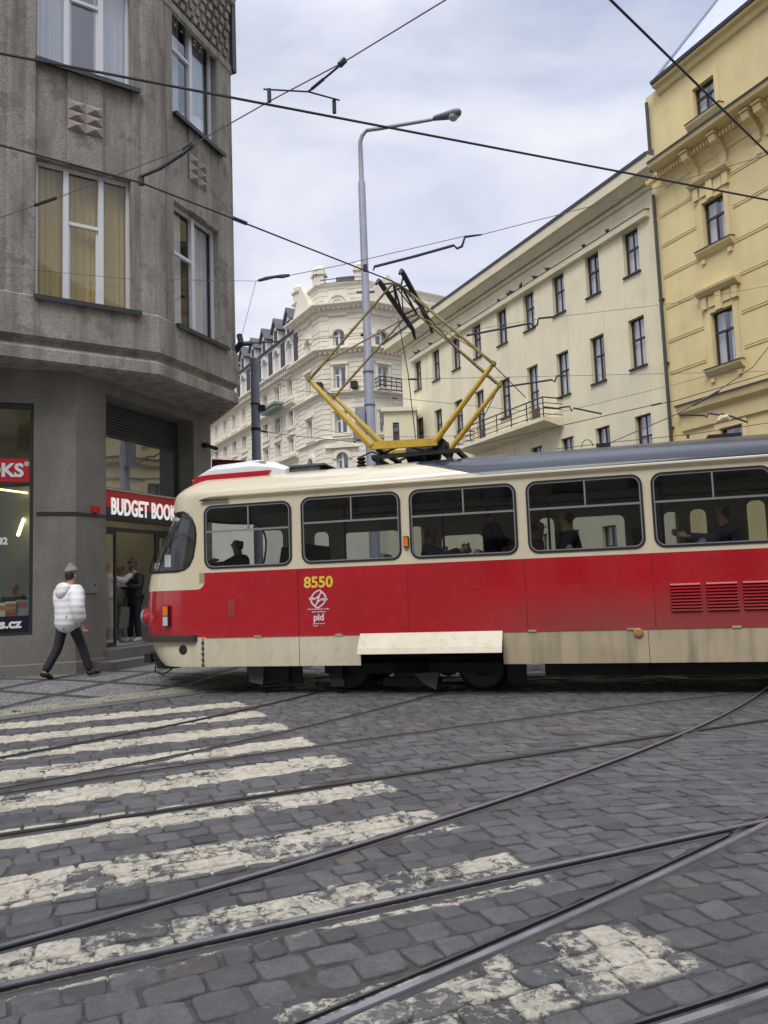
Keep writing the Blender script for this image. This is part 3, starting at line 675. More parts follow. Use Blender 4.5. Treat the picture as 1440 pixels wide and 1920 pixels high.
dl = s.build('glass_door', M['dframe'], lb); s = MB(GB_, lb); s.poly([(td[3], OY+.02, .56), (t2-.1, OY+.02, .56), (t2-.1, OY+.02, zdd-.07), (td[3], OY+.02, zdd-.07)]); s.build('pane', M['glass_shop'], dl)
M['vest'] = mat('vestibule_wall', (.50, .50, .51), .8)
s = MB(GB_, lb); s.poly([(t1, OY+.1, .48), (t2, OY+.1, .48), (t2, 3, .48), (t1, 3, .48)]); s.poly([(t1-.6, 3, .48), (t2, 3, .48), (t2, 3, 3.6), (t1-.6, 3, 3.6)])
s.poly([(t2+.3, OY+.1, .48), (t2-.3, 3, .48), (t2-.3, 3, 3.6), (t2+.3, OY+.1, 3.6)]); s.poly([(t1, OY+.1, 3.3), (t2, OY+.1, 3.3), (t2, 3, 3.3), (t1, 3, 3.3)]); s.poly([(t1-.02, OY+.1, .48), (t1-.6, 3, .48), (t1-.6, 3, 3.6), (t1-.02, OY+.1, 3.6)])
s.build('vestibule', M['vest'], lb)
s = MB(GB_, lb); s.tube([(t1+.2, 1.7, 3.24), (t2-.4, 1.7, 3.24)], .04, 6); s.build('ceiling_or_fill_tube', M['tube'], lb)  # unseen glowing tube, added to brighten the vestibule and the people in it
s = MB(GB_, lb); s.box(t1-.02, t2+.15, -.14, OY+.4, .30, .478); s.box(t1-.35, t2+.3, -.50, -.141, .0, .295); s.box(t1-.35, t2+.3, -.14, -.002, .0, .30); s.build('entrance_steps', M['step'], lb)
# little things on the pillar
s = MB(GB_, lb); q = GB_.hit(176, 955); s.box(q[0]-.06, q[0]+.07, -.09, -.001, q[1]-.06, q[1]+.06); s.lathe([(.03, 0), (.03, .02)], (q[0]+.02, -.115, q[1]), 10, 0, 'y'); s.build('red_alarm_box', M['signred'], lb)
s = MB(GB_, lb); q = rect_px(GB_, 157, 182, 1081, 1112); s.box(q[0], q[1], -.022, -.001, q[2], q[3]); hb = s.build('meter_hatch', mat('grey_hatch', (.19, .185, .175), .7), lb)
s = MB(GB_, lb); s.lathe([(.018, -.03), (.018, -.02)], (q[1]-.07, 0, (q[2]+q[3])/2), 8, 0, 'y'); s.build('lock', M['black'], hb)
s = MB(GB_, lb); q = GB_.hit(388, 835, -.1); s.box(q[0]-.05, q[0]+.05, -.12, -.001, q[1]-.04, q[1]+.05); s.tube([(q[0], -.1, q[1]), (q[0]+.25, -.2, q[1]-.05)], .045, 8); s.build('security_camera', M['black'], lb)
aw = MB(GC_, lb); 
# red canopy glimpsed past the corner
s = MB(WORLD); Pq = [atY(397, 861, 21), atY(456, 863, 20), atY(456, 905, 20), atY(397, 890, 21)]
cb_ = thing('shop_awning', 'dark red awning glimpsed between the corner building and the white roof unit', 'awning', (Pq[0].x, Pq[0].y, Pq[0].z)); s.o = cb_.location.copy()
d = Vector((.25, 1.0, 0)); s.add([Pq[0], Pq[1], Pq[2], Pq[3], Pq[0]+d, Pq[1]+d, Pq[2]+d, Pq[3]+d], [(0, 1, 2, 3), (4, 7, 6, 5), (0, 4, 5, 1), (3, 2, 6, 7), (0, 3, 7, 4), (1, 5, 6, 2)]); s.build('valance', M['awning'], cb_)
# ------------------------------------------------------------------ cream building
b0 = atY(757, 850, 49.2)
fc_dir = -65.2
P30 = atY(1240, 470, 29.2); CF = Fr((P30.x, P30.y), fc_dir)
cbld = thing('office_building', 'long plain cream building with rows of dark-framed windows and a balcony', 'building', (P30.x, P30.y, 0))
tL = CF.hit(757, 800)[0]
row1 = [(1169.6, 1197, 433, 513), (1099, 1123, 477, 552), (1037, 1057, 513, 586), (982.5, 1001, 547, 620), (932, 950, 578, 648), (886.5, 901, 606, 672), (849, 861, 632, 694), (812, 823, 655, 714), (779, 788, 676, 731)]
row2 = [(1179, 1207, 594, 687), (1106, 1131, 628, 715), (1045, 1066, 659, 741), (987, 1007, 688, 810), (939, 954, 712, 790), (891, 906, 735, 815), (851, 864, 757, 822), (816, 828, 775, 822), (781, 792, 789, 821)]
row3 = [(1190, 1219, 779, 870), (1115, 1141, 800, 890), (1051, 1073, 820, 905), (992, 1015, 837, 915), (940, 958, 853, 925)]
H1 = []
for i, (r1, r2) in enumerate(zip(row1, row2)):
    a, b, c, d = rect_px(CF, *r1); H1.append((a, b, c, d, 1, i))
z1b = sum(h[2] for h in H1)/9; z1t = sum(h[3] for h in H1)/9
c2 = [rect_px(CF, *r) for r in row2[:3]+row2[4:5]]; z2t = sum(q[3] for q in c2)/4; z2b = sum(q[2] for q in c2)/4
c3 = [rect_px(CF, *r) for r in row3[:3]]; z3t = sum(q[3] for q in c3)/3; z3b = z3t-(z2t-z2b)
wW = sum(h[1]-h[0] for h in H1)/9
cxs = [(h[0]+h[1])/2 for h in H1]
print('CREAM', tL, [round(q, 2) for q in cxs], 'w', wW, z1b, z1t, z2b, z2t, z3b, z3t)
ww = wW+.12; holes = []
for i, cx in enumerate(cxs):
    holes += [(cx-ww/2, cx+ww/2, z1b, z1t), (cx-ww/2, cx+ww/2, z2b, z2t), (cx-ww/2, cx+ww/2, z3b, z3t), (cx-ww/2, cx+ww/2, z3b-4.3, z3t-4.3)]
zfloorb = CF.hit(990, 800)[1]
for j in (3, 5): 
    i = holes.index((cxs[j]-ww/2, cxs[j]+ww/2, z2b, z2t)); holes[i] = (cxs[j]-ww/2, cxs[j]+ww/2, z2b-.95, z2t)
zr = CF.hit(1214, 290, -.75)[1]
tR = CF.hit(1238, 420)[0]
mb = MB(CF, cbld); wall(mb, tL, tR+.6, 0, zr, holes, .26)
wend = CF.w((tL, 0, 0)); mb.box(tL, tR+.6, 6, 6.2, 0, zr); mb.box(tL, tL+.05, .0, 6, 0, zr)
for cx in cxs:
    for sx_ in (-1, 1): mb.box(cx+sx_*(ww/2+.09)-.015, cx+sx_*(ww/2+.09)+.015, -.018, .0, z3b-2, z1t)
mb.build('wall', M['cream'], cbld)
cpath = [CF.w((tL+1.0, 7, 0)), CF.w((tL, 0, 0)), CF.w((tR+.35, 0, 0))]
z_l = CF.hit(1210, 402, -.25)[1]; z_c = CF.hit(1214, 330, -.4)[1]
mb = MB(None, cbld); sweep(mb, cpath, [(0, z_c-.35), (.12, z_c-.32), (.22, z_c), (.30, z_c+.02), (.30, zr-.75), (.62, zr-.5), (.78, zr-.45), (.80, zr), (0, zr+.05)]); mb.build('cornice', M['cream'], cbld)
mb = MB(None, cbld); sweep(mb, cpath, [(0, zr+.03), (.84, zr-.02), (.88, zr+.10), (0, zr+.5), (-6, zr+2.2)]); mb.build('roof', M['slate'], cbld)
mb = MB(CF, cbld); lx = CF.hit(768, 676, -.2)[0]; rx = CF.hit(1211, 405, -.2)[0]; mb.ext([(0, z1t+.02), (-.22, z1t+.06), (-.26, z1t+.30), (0, z1t+.36)], lx, rx); mb.build('ledge', M['cream'], cbld)
mb = MB(CF, cbld); mb.ext([(.0, z1t+.362), (-.28, z1t+.305), (-.28, z1t+.33), (0, z1t+.40)], lx-.02, rx+.02); mb.build('ledge_flashing', M['leadsill'], cbld)
for (a, b, c, d) in holes:
    door = (d-c) > (z2t-z2b)+.3
    if d < 3: continue
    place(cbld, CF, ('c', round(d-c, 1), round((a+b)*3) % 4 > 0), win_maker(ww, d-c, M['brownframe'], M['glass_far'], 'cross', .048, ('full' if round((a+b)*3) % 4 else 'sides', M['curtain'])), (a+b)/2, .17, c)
    if not door:
        s = MB(CF, cbld); s.box(a-.05, b+.05, -.10, .16, c-.06, c); s.build('window_sill', M['brownframe'], cbld)
# balcony
ba = CF.hit(861, 838, -1.0)[0]; bb = CF.hit(1022, 786, -1.05)[0]; zb_ = z2b-1.0
mb = MB(CF, cbld); mb.ext([(0, zb_-.45), (-.95, zb_-.22), (-1.15, zb_-.20), (-1.15, zb_-.02), (0, zb_-.02)], ba, bb); bal = mb.build('balcony', M['cream'], cbld)
mb = MB(CF, cbld)
for zz in (.12, .38, .64, .9): mb.tube([(ba+.05, 0, zb_+zz), (ba+.05, -1.08, zb_+zz), (bb-.05, -1.08, zb_+zz), (bb-.05, 0, zb_+zz)], .022 if zz < .9 else .035, 5)
n = 7
for i in range(n): xx = ba+.05+(bb-ba-.1)*i/(n-1); mb.tube([(xx, -1.08, zb_-.02), (xx, -1.08, zb_+.9)], .03, 5)
mb.build('railing', M['brownframe'], bal)
for j in (3, 5):
    mb = MB(CF, cbld); mb.box(cxs[j]-ww/2+.06, cxs[j]+ww/2-.06, .15, .17, zb_+.05, zb_+.95); mb.build('door_panel', mat('brown_door_panel', (.10, .06, .055), .6) if 'dp' not in M else M['dp'], cbld)
# low wing at the far end
annex = thing('low_annex', 'small pale yellow annex with one window at the far end of the office building', 'building', tuple(atY(722, 900, 47)[:2])+(0,))
AF = Fr(atY(722, 850, 47)[:2], 0); a2 = AF.hit(757, 800)[0]; az = AF.hit(735, 772)[1]; wq = rect_px(AF, 737, 749, 792, 835)
mb = MB(AF, annex); wall(mb, 0, a2+.8, 0, az, [wq, (wq[0], wq[1], wq[2]-3.4, wq[3]-3.4)], .2); mb.box(0, a2+.8, .6, 4, 0, az); mb.build('wall', M['cream'], annex)
mb = MB(AF, annex); mb.box(-.15, a2+.9, -.2, 4, az, az+.25); mb.build('roof', M['ornate'], annex)
place(annex, AF, 'annexw', win_maker(wq[1]-wq[0], wq[3]-wq[2], M['brownframe'], M['glass_far'], 'cross', .06), (wq[0]+wq[1])/2, .1, wq[2])
# ------------------------------------------------------------------ yellow building
YF = Fr(CF.w((tR+.15, -.42, 0))[:2], fc_dir)
yb = thing('yellow_building', 'yellow apartment building with stucco cornices and hooded windows at the right edge', 'building', (YF.P.x, YF.P.y, 0))
y1 = rect_px(YF, 1304, 1343, 178, 232); y1 = rect_px(YF, 1304, 1344, 150, 205)
yw = [rect_px(YF, 1306, 1345, 150, 212), rect_px(YF, 1324, 1359, 369, 458), rect_px(YF, 1337, 1380, 578, 683), rect_px(YF, 1345, 1392, 800, 900)]
YE = 14.0; cw = sum(q[1]-q[0] for q in yw)/4; cxm = sum(q[0]+q[1] for q in yw)/8
print('YELLOW', yw)
pitch = 3.6
yh = []
for q in yw:
    for k in range(3): yh.append((cxm-cw/2+k*pitch, cxm+cw/2+k*pitch, q[2], q[3]))
zrf = YF.hit(1222, 163, -.3)[1]
mb = MB(YF, yb); wall(mb, 0, YE, 0, zrf, yh, .22)
mb.box(-.0, YE, 8, 8.1, 0, zrf); mb.box(-.02, 0, 0, 8, 0, zrf)
zk1 = YF.hit(1214, 312, -.7)[1]; zk0 = zk1-.75
zl1 = YF.hit(1256, 764, -.35)[1]
# shallow joint lines in the render
for i, z_ in enumerate([YF.hit(1250, y)[1] for y in (402, 460, 520, 580, 645, 705)]):
    for xa, xb in ((.25, cxm-cw/2-.35), (cxm+cw/2+.35, cxm+pitch-cw/2-.35), (cxm+pitch+cw/2+.35, YE)):
        mb.box(xa, xb, -.028, 0.0, z_, z_+.035)
        mb.box(xa, xb, -.022, 0.0, z_+.09, (z_+.62))
mb.build('wall', M['yellow'], yb)
ypath = [YF.w((YF.hit(1213, 308, -.86)[0], 0, 0)), YF.w((YE, 0, 0))]; print('YL', YF.hit(1213, 308, -.86)[0], YF.hit(1218, 160, -.4)[0])
mb = MB(None, yb); sweep(mb, ypath, [(0, zk0-.1), (.05, zk0-.08), (.08, zk0+.05), (.30, zk1-.42), (.36, zk1-.36), (.36, zk1-.28), (.74, zk1-.2), (.82, zk1-.16), (.86, zk1), (0, zk1+.12)]); mb.build('main_cornice', M['yellow'], yb)
mb = MB(None, yb); sweep(mb, ypath, [(.78, zk1-.002), (.90, zk1-.02), (.90, zk1+.04), (0, zk1+.16)]); mb.build('cornice_flashing', M['leadsill'], yb)
ypath2 = [YF.w((YF.hit(1220, 162, -.4)[0], 0, 0)), YF.w((YE, 0, 0))]
mb = MB(None, yb); sweep(mb, ypath2, [(0, zrf-.35), (.12, zrf-.3), (.18, zrf-.12), (.34, zrf-.08), (.36, zrf+.06), (0, zrf+.1)]); mb.build('eaves', M['yellow'], yb)
mb = MB(None, yb); sweep(mb, ypath2, [(.30, zrf+.03), (.42, zrf+.02), (.44, zrf+.14), (.3, zrf+.15)]); mb.build('gutter', M['leadsill'], yb)
rx0 = YF.hit(1220, 160, -.35)[0]
mb = MB(YF, yb); mb.add([(rx0, -.3, zrf+.1), (YE, -.3, zrf+.1), (YE, 4.2, zrf+6.0), (rx0+1.9, 4.2, zrf+6.0), (rx0, 8, zrf+.1)], [(0, 1, 2, 3), (0, 3, 4)])
rf = mb.build('roof', M['zinc'], yb)
mb = MB(YF, yb); mb.tube([(rx0, -.32, zrf+.14), (rx0+1.9, 4.18, zrf+6.02)], .07, 6); mb.build('roof_ridge', M['pole'], rf)
mb = MB(None, yb); sweep(mb, ypath, [(0, zl1-1.0), (.10, zl1-.95), (.12, zl1-.45), (.30, zl1-.3), (.36, zl1-.05), (0, zl1)]); mb.build('lower_cornice', M['yellow'], yb)
mb = MB(None, yb); sweep(mb, ypath, [(.30, zl1-.045), (.40, zl1-.06), (.40, zl1-.01), (0, zl1+.06)]); mb.build('cornice_flashing', M['leadsill'], yb)
# brackets and dentils below the main cornice
mb = MB(YF, yb); k = .1
while k < YE: mb.box(k, k+.07, -.44, -.2, zk1-.50, zk1-.34); k += .14
mb.build('dentils', M['yellow'], yb)
bx = [YF.hit(1288, 285, -.4)[0], YF.hit(1340, 250, -.4)[0], YF.hit(1402, 205, -.4)[0], YF.hit(1425, 190, -.4)[0]]
sp_b = (bx[2]-bx[0])/2
for k in list(bx)+[bx[0]+sp_b*q for q in (4, 5, 6)]:
    s = MB(YF, yb); w2 = .14
    s.add([(x_, y_, z_) for x_ in (k-w2, k+w2) for y_, z_ in ((0, zk0-.55), (-.10, zk0-.5), (-.14, zk0-.2), (-.30, zk0+.05), (-.56, zk0+.15), (-.62, zk0+.35), (-.5, zk1-.36), (0, zk1-.36))],
          [list(range(8)), list(range(8, 16))[::-1]]+[(i, i+8, (i+1) % 8+8, (i+1) % 8) for i in range(8)])
    s.box(k-w2-.03, k+w2+.03, -.66, -.1, zk1-.355, zk1-.28); s.box(k-.1, k+.1, -.05, 0, zk0-.95, zk0-.78)
    s.build('bracket', M['yellow'], yb)
for j, q in enumerate(yw):
    for k in range(3):
        xa, xb = cxm-cw/2+k*pitch, cxm+cw/2+k*pitch; z0, z1 = q[2], q[3]
        place(yb, YF, ('y', j), win_maker(cw, z1-z0, M['brownframe'], M['glass_far'], 'tee', .055, ('sides', M['curtain'])), (xa+xb)/2, .12, z0)
        s = MB(YF, yb); s.box(xa-.22, xa-.02, -.05, 0, z0-.02, z1+.2); s.box(xb+.02, xb+.22, -.05, 0, z0-.02, z1+.2); s.box(xa-.02, xb+.02, -.05, 0, z1+.01, z1+.2)
        if j in (1, 2):
            s.ext([(0, z1+.62), (-.18, z1+.68), (-.30, z1+.80), (-.32, z1+.88), (0, z1+.93)], xa-.42, xb+.42)
            c_ = (xa+xb)/2; s.box(c_-.13, c_+.13, -.17, -.0, z1+.0, z1+.65); s.box(xa-.3, xa-.08, -.14, 0, z1+.2, z1+.62); s.box(xb+.08, xb+.3, -.14, 0, z1+.2, z1+.62)
            s.box(xa-.02, c_-.15, -.10, 0, z1+.22, z1+.6); s.box(c_+.15, xb+.02, -.10, 0, z1+.22, z1+.6)
        s.ext([(0, z0-.32), (-.10, z0-.28), (-.22, z0-.14), (-.24, z0-.06), (0, z0-.02)], xa-.32, xb+.32)
        if j: s.box(xa-.2, xa-.04, -.08, 0, z0-.52, z0-.36); s.box(xb+.04, xb+.2, -.08, 0, z0-.52, z0-.36)
        s.build('window_surround', M['yellow'], yb)
        s = MB(YF, yb); s.ext([(.1, z0-.02), (-.26, z0-.058), (-.26, z0-.03), (.1, z0+.005)], xa-.34, xb+.34); s.build('window_sill', M['leadsill'], yb)
dp = MB(YF, yb); 
for pts in ([(.12, -.12, zk0-.1), (.12, -.12, 0)], [(.12, -.12, zrf-.3), (.12, -.12, zk1+.1)]): dp.tube(pts, .065, 8)
for z_ in (4.5, 7, 9.5, 12): dp.box(.03, .21, -.14, 0, z_, z_+.05)
dp.build('downpipe', M['pipe'], yb)
# ------------------------------------------------------------------ ornate corner building far behind the tram
OYd = 62.0
Pf = atY(600, 640, OYd); OF = Fr((Pf.x, Pf.y), -10)
tF = OF.hit(686, 650)[0]; pr = OF.w((tF, 0, 0)); OR = Fr((pr.x, pr.y), 32); OL = Fr((Pf.x, Pf.y), -60)     # OL runs from far left (negative t) to the corner
ob_ = thing('ornate_building', 'pale ornate corner building with arched windows, stucco cornices and a dark mansard wing', 'building', (Pf.x, Pf.y, 0))
zO = lambda y: OF.hit(640, y)[1]
zTop, zC1, zC2, zC3 = zO(532), zO(572), zO(655), zO(736)
tTow = OL.hit(556, 640)[0]
def arched(s, xa, xb, zs, y0=-.02, y1=.0, ring=.28, n=10):
    """raised arch ring round a semicircular head"""
    c, r_ = (xa+xb)/2, (xb-xa)/2
    for i in range(n):
        q0, q1 = math.pi*i/n, math.pi*(i+1)/n
        s.prism([(c+r_*math.cos(q0), zs+r_*math.sin(q0)), (c+(r_+ring)*math.cos(q0), zs+(r_+ring)*math.sin(q0)), (c+(r_+ring)*math.cos(q1), zs+(r_+ring)*math.sin(q1)), (c+r_*math.cos(q1), zs+r_*math.sin(q1))], -.14, .0)
def spandrel(s, xa, xb, zs, zt, n=8):
    c, r_ = (xa+xb)/2, (xb-xa)/2
    for sg in (-1, 1):
        pts = [(c+sg*r_*math.cos(math.pi/2*i/n), zs+(zt-zs)*math.sin(math.pi/2*i/n)) for i in range(n+1)]+[(c+sg*r_, zt)]
        s.prism(pts if sg > 0 else pts[::-1], .0, .3)
def ofloor(fr, xs_w, w_, z0, z1, x0, x1, zb_, zt_, arch, root, name='wall', mats=None, wst='double'):
    s = MB(fr, root); hs = [(x-w_/2, x+w_/2, z0, z1) for x in xs_w]; wall(s, x0, x1, zb_, zt_, hs, .35)
    for x in xs_w:
        if arch: spandrel(s, x-w_/2, x+w_/2, z1-w_/2, z1+.001); arched(s, x-w_/2, x+w_/2, z1-w_/2, ring=.3)
        else:
            s.box(x-w_/2-.25, x+w_/2+.25, -.22, 0, z1+.15, z1+.38)
            s.box(x-w_/2-.22, x-w_/2-.02, -.10, 0, z0, z1+.15); s.box(x+w_/2+.02, x+w_/2+.22, -.10, 0, z0, z1+.15)
        s.box(x-w_/2-.3, x+w_/2+.3, -.18, 0, z0-.25, z0-.02)
        place(root, fr, ('o', round(w_, 2), round(z1-z0, 2)), win_maker(w_, z1-z0, M['ornate_w'], M['glass_far'], wst, .10), x, .2, z0)
    z = zb_+.4
    segs = []; cur = x0
    for x in sorted(xs_w): segs.append((cur, x-w_/2-.3)); cur = x+w_/2+.3
    segs.append((cur, x1))
    while z < zt_-.4 and not arch == 2:
        for a, b in segs:
            if b-a > .3: s.box(a+.03, b-.03, -.05, 0, z, z+.34)
        z += .42
    s.build(name, mats or M['ornate'], root)
fx = [OF.hit(633, y)[0] for y in (572,)][0]
fw = 1.0
levels = [(zO(586), zO(560), zC1-1.6, zTop, 1), (zO(648), zO(617), zC2, zC1-1.6, 1), (zO(727), zO(687), zC3, zC2, 0), (zO(812), zO(775), zO(822), zC3, 0), (zO(884), zO(848), zO(905), zO(822), 1)]
bz = zO(905)
for z0, z1, zb_, zt_, ar in levels:
    ofloor(OF, [fx], 1.0, z0, z1, 0, tF, zb_, zt_, ar, ob_)
    cr_ = OR.hit(718, 700)[0]; ofloor(OR, [cr_], 1.3 if ar else 1.0, z0, z1, 0, 9.5, zb_, zt_, ar, ob_)
    ofloor(OL, [(tTow)/2], 1.1, z0, z1, tTow, 0, zb_, zt_, ar, ob_)
for fr, a, b in ((OF, 0, tF), (OR, 0, 9.5), (OL, tTow, 0)):
    s = MB(fr, ob_); wall(s, a, b, 0, bz); s.build('wall', M['ornate'], ob_)
opath = [OL.w((tTow-.02, 7, 0)), OL.w((tTow, 0, 0)), OF.w((0, 0, 0)), OF.w((tF, 0, 0)), OR.w((9.5, 0, 0)), OR.w((9.5, 8, 0))]
def corn(path, z, out, h, root, mat_=None, name='cornice'):
    s = MB(None, root); sweep(s, path, [(0, z-h), (out*.15, z-h*.9), (out*.25, z-h*.45), (out*.75, z-h*.3), (out, z-h*.15), (out, z), (0, z+.08)]); s.build(name, mat_ or M['ornate'], root)
corn(opath, zC1, .85, .8, ob_); corn(opath, zC2, .75, .8, ob_); corn(opath, zC3, .45, .55, ob_); corn(opath, zO(822), .25, .3, ob_); corn(opath, zTop+.05, .3, .5, ob_)
s = MB(None, ob_)
for z, o in ((zC1, .5), (zC2, .45)):
    for fr, a, b in ((OF, 0, tF), (OR, 0, 9.5), (OL, tTow, 0)):
        k = a; s.fr = fr
        while k < b: s.box(k, k+.2, -o-.08, 0, z-.42, z-.2); k += .42
s.build('dentils', M['ornate'], ob_)
s = MB(OF, ob_); arched(s, fx-.75, fx+.75, zO(575), ring=.5, n=14); s.prism([(fx+1.25*math.cos(q*math.pi/12), zO(575)+1.25*math.sin(q*math.pi/12)) for q in range(13)], -.02, .3)
s.prism([(fx-1.4, zO(840)), (fx+1.4, zO(840)), (fx, zO(826))], -.3, 0); s.build('pediments', M['ornate'], ob_)
s = MB(OR, ob_); q = OR.hit(722, 560)[0]; s.prism([(q-2.6, zC1+.1), (q+2.6, zC1+.1), (q, zC1+2.6)], -.55, 0); s.build('gable', M['ornate'], ob_)
s = MB(OL, ob_); q = tTow/2; s.prism([(q-1.9, zC1+.1), (q+1.9, zC1+.1), (q, zC1+2.6)], -.55, 0); s.build('gable', M['ornate'], ob_)
for (fr, t) in ((OL, tTow+.4), (OF, .1), (OF, tF-.3), (OL, -.3)):
    s = MB(fr, ob_); s.box(t-.4, t+.4, -.2, .6, zTop, zTop+.9); s.box(t-.55, t+.55, -.35, .7, zTop+.9, zTop+1.1); s.lathe([(.42, zTop+1.1), (.5, zTop+1.4), (.25, zTop+1.75), (.12, zTop+1.8)], (t, .2, 0), 10); s.build('parapet_urn', M['ornate'], ob_)
s = MB(OF, ob_); s.box(OF.hit(630, 525, 2)[0], OF.hit(664, 525, 2)[0], 2, 5, zTop-.2, OF.hit(640, 519, 2)[1]); s.build('roof', M['slate'], ob_)
s = MB(None, ob_); s.tube([atY(x, y, 60) for x, y in ((600, 526), (640, 521), (690, 518))], .04, 4); s.tube([atY(x, y, 60) for x, y in ((600, 533), (640, 528), (690, 524))], .03, 4); s.build('roof_railing', M['pipe'], ob_)
# balcony railing on the right facet
s = MB(OR, ob_); q = OR.hit(735, 745)[0]
for zz in (0, .35, .7, 1.05): s.tube([(q-1.6, -.05, zC3+zz), (q-1.6, -.9, zC3+zz), (q+2.6, -.9, zC3+zz)], .05, 4)
for i in range(9): s.tube([(q-1.6+i*.5, -.9, zC3), (q-1.6+i*.5, -.9, zC3+1.05)], .035, 4)
s.build('balcony_railing', M['brownframe'], ob_)
# the long wing
WL = 52.0; tW0 = tTow-.0; zW1 = OL.hit(520, 712)[1]
zWc = OL.hit(555, 686)[1]; zWm = OL.hit(555, 742+0)[1]
nW_ = 16; px0 = OL.hit(548, 700)[0]
xs_w = [tW0-1.6-i*3.05 for i in range(nW_)]
zc_a, zc_b, zc_c = zWc, OL.hit(540, 762)[1], OL.hit(540, 862)[1]
print('WING', tTow, tF, zc_a, zc_b, zc_c, zTop, zC1, zC2)
sh = zc_a-zc_b
ofloor(OL, xs_w, 1.15, zc_b+sh*.22, zc_b+sh*.72, tW0-WL, tW0, zc_b, zc_a, 2 and 0, ob_)
sh2 = zc_b-zc_c
ofloor(OL, xs_w, 1.25, zc_b-sh2*.42, zc_b-sh2*.10, tW0-WL, tW0, zc_b-sh2*.5, zc_b, 0, ob_)
ofloor(OL, xs_w, 1.25, zc_c+sh2*.10, zc_c+sh2*.38, tW0-WL, tW0, zc_c, zc_b-sh2*.5, 0, ob_)
s = MB(OL, ob_); wall(s, tW0-WL, tW0, 0, zc_c); s.build('wall', M['ornate'], ob_)
wpath = [OL.w((tW0-WL, 0, 0)), OL.w((tW0, 0, 0))]
corn(wpath, zc_a+.1, .8, .9, ob_); corn(wpath, zc_b, .6, .6, ob_); corn(wpath, zc_c, .5, .5, ob_)
s = MB(OL, ob_); k = tW0-WL
while k < tW0: s.box(k, k+.22, -.62, 0, zc_a-.5, zc_a-.22); k += .5
s.build('dentils', M['ornate'], ob_)
atz0 = zc_a+.15; ath = 3.0                         # white attic storey, dark pilaster gaps, sheet roof with dormers
ofloor(OL, xs_w, 1.0, atz0+.45, atz0+2.5, tW0-WL, tW0, atz0, atz0+ath, 2, ob_, 'attic_wall', M['ornate_w'])
for x in xs_w: s = MB(OL, ob_); s.box(x+1.15, x+1.95, -.10, .0, atz0+.3, atz0+2.7); s.build('attic_panel', M['brownframe'], ob_)
s = MB(OL, ob_); s.ext([(-.35, atz0+ath), (.15, atz0+ath+.1), (.9, atz0+ath+2.2), (4, atz0+ath+3.4), (4, atz0+ath)], tW0-WL, tW0); s.build('mansard_roof', mat('grey_green_sheet_roof', (.12, .14, .15), .55, var=(.2, .23, .24), vs=.6), ob_)
for i, x in enumerate(xs_w):
    s = MB(OL, ob_); zb_ = atz0+ath+.2
    s.prism([(x-.65, zb_), (x+.65, zb_), (x+.65, zb_+1.2), (x, zb_+2.1), (x-.65, zb_+1.2)], -.05, 1.6)
    s.prism([(x-.95, zb_+1.1), (x-.8, zb_+1.0), (x, zb_+2.05), (x+.8, zb_+1.0), (x+.95, zb_+1.1), (x, zb_+2.4)], -.3, 1.8, 1)
    d_ = s.build('dormer', [M['ornate_w'], M['slate']], ob_)
    s = MB(OL, ob_); s.box(x-.35, x+.35, -.09, -.052, zb_+.1, zb_+1.2); s.build('dormer_window', M['brownframe'], d_)
s = MB(OL, ob_); q = OL.hit(527, 785)[0]; s.box(q-1.8, q+1.8, -1.3, 0, zc_b-1.2+1.0, zc_b+.1); s.box(q-1.95, q+1.95, -1.45, 0, zc_b+.1, zc_b+.3); s.build('oriel_roof', M['copper'], ob_)
for px, py in ((600, 725), (665, 722)):
    s = MB(OF, ob_); q = OF.hit(px, py, -.4); s.box(q[0]-.25, q[0]+.25, -.9, -.2, q[1]-.3, q[1]+.25); s.build('floodlight', M['black'], ob_)
# dark hipped roof showing over the office building
hr = thing('distant_roof', 'dark hipped roof of a distant house just above the office building eaves', 'roof', tuple(atY(790, 560, 75)[:2])+(0,))
s = MB(None, hr); pr_ = [atY(755, 600, 75), atY(758, 545, 75), atY(808, 560, 75), atY(850, 600, 75)]
pr2 = [p+Vector((4, 12, 0)) for p in pr_]; base = [Vector((pr_[0].x, pr_[0].y, 0)), Vector((pr_[3].x, pr_[3].y, 0))]
s.add(pr_+pr2+[base[0], base[1], base[0]+Vector((4, 12, 0)), base[1]+Vector((4, 12, 0))], [(0, 1, 2, 3), (4, 7, 6, 5), (0, 4, 5, 1), (1, 5, 6, 2), (2, 6, 7, 3), (8, 0, 3, 9), (10, 11, 7, 4), (8, 10, 4, 0), (9, 3, 7, 11)])
s.build('roof', M['slate'], hr)
# ------------------------------------------------------------------ the house across the street behind the camera (seen in glass and paint)
BF = Fr((62, -17), 176)
bh = thing('facing_house', 'long beige house across the street mirrored in the tram windows', 'building', (62, -17, 0))
hs = [(2+i*3.2, 3.3+i*3.2, 1.2+j*3.8, 3.4+j*3.8) for i in range(29) for j in range(5)]
s = MB(BF, bh); wall(s, 0, 96, 0, 20, hs, .25); s.box(0, 96, 3, 3.1, 0, 20); s.build('wall', mat('beige_render', (.42, .37, .28), .9), bh)
s = MB(BF, bh); s.box(0, 96, .2, .22, .5, 19); s.build('window_glass', M['glass_far'], bh)
s = MB(BF, bh); s.ext([(-.6, 20), (3, 24), (6, 20)], -1, 97); s.build('roof', M['slate'], bh)
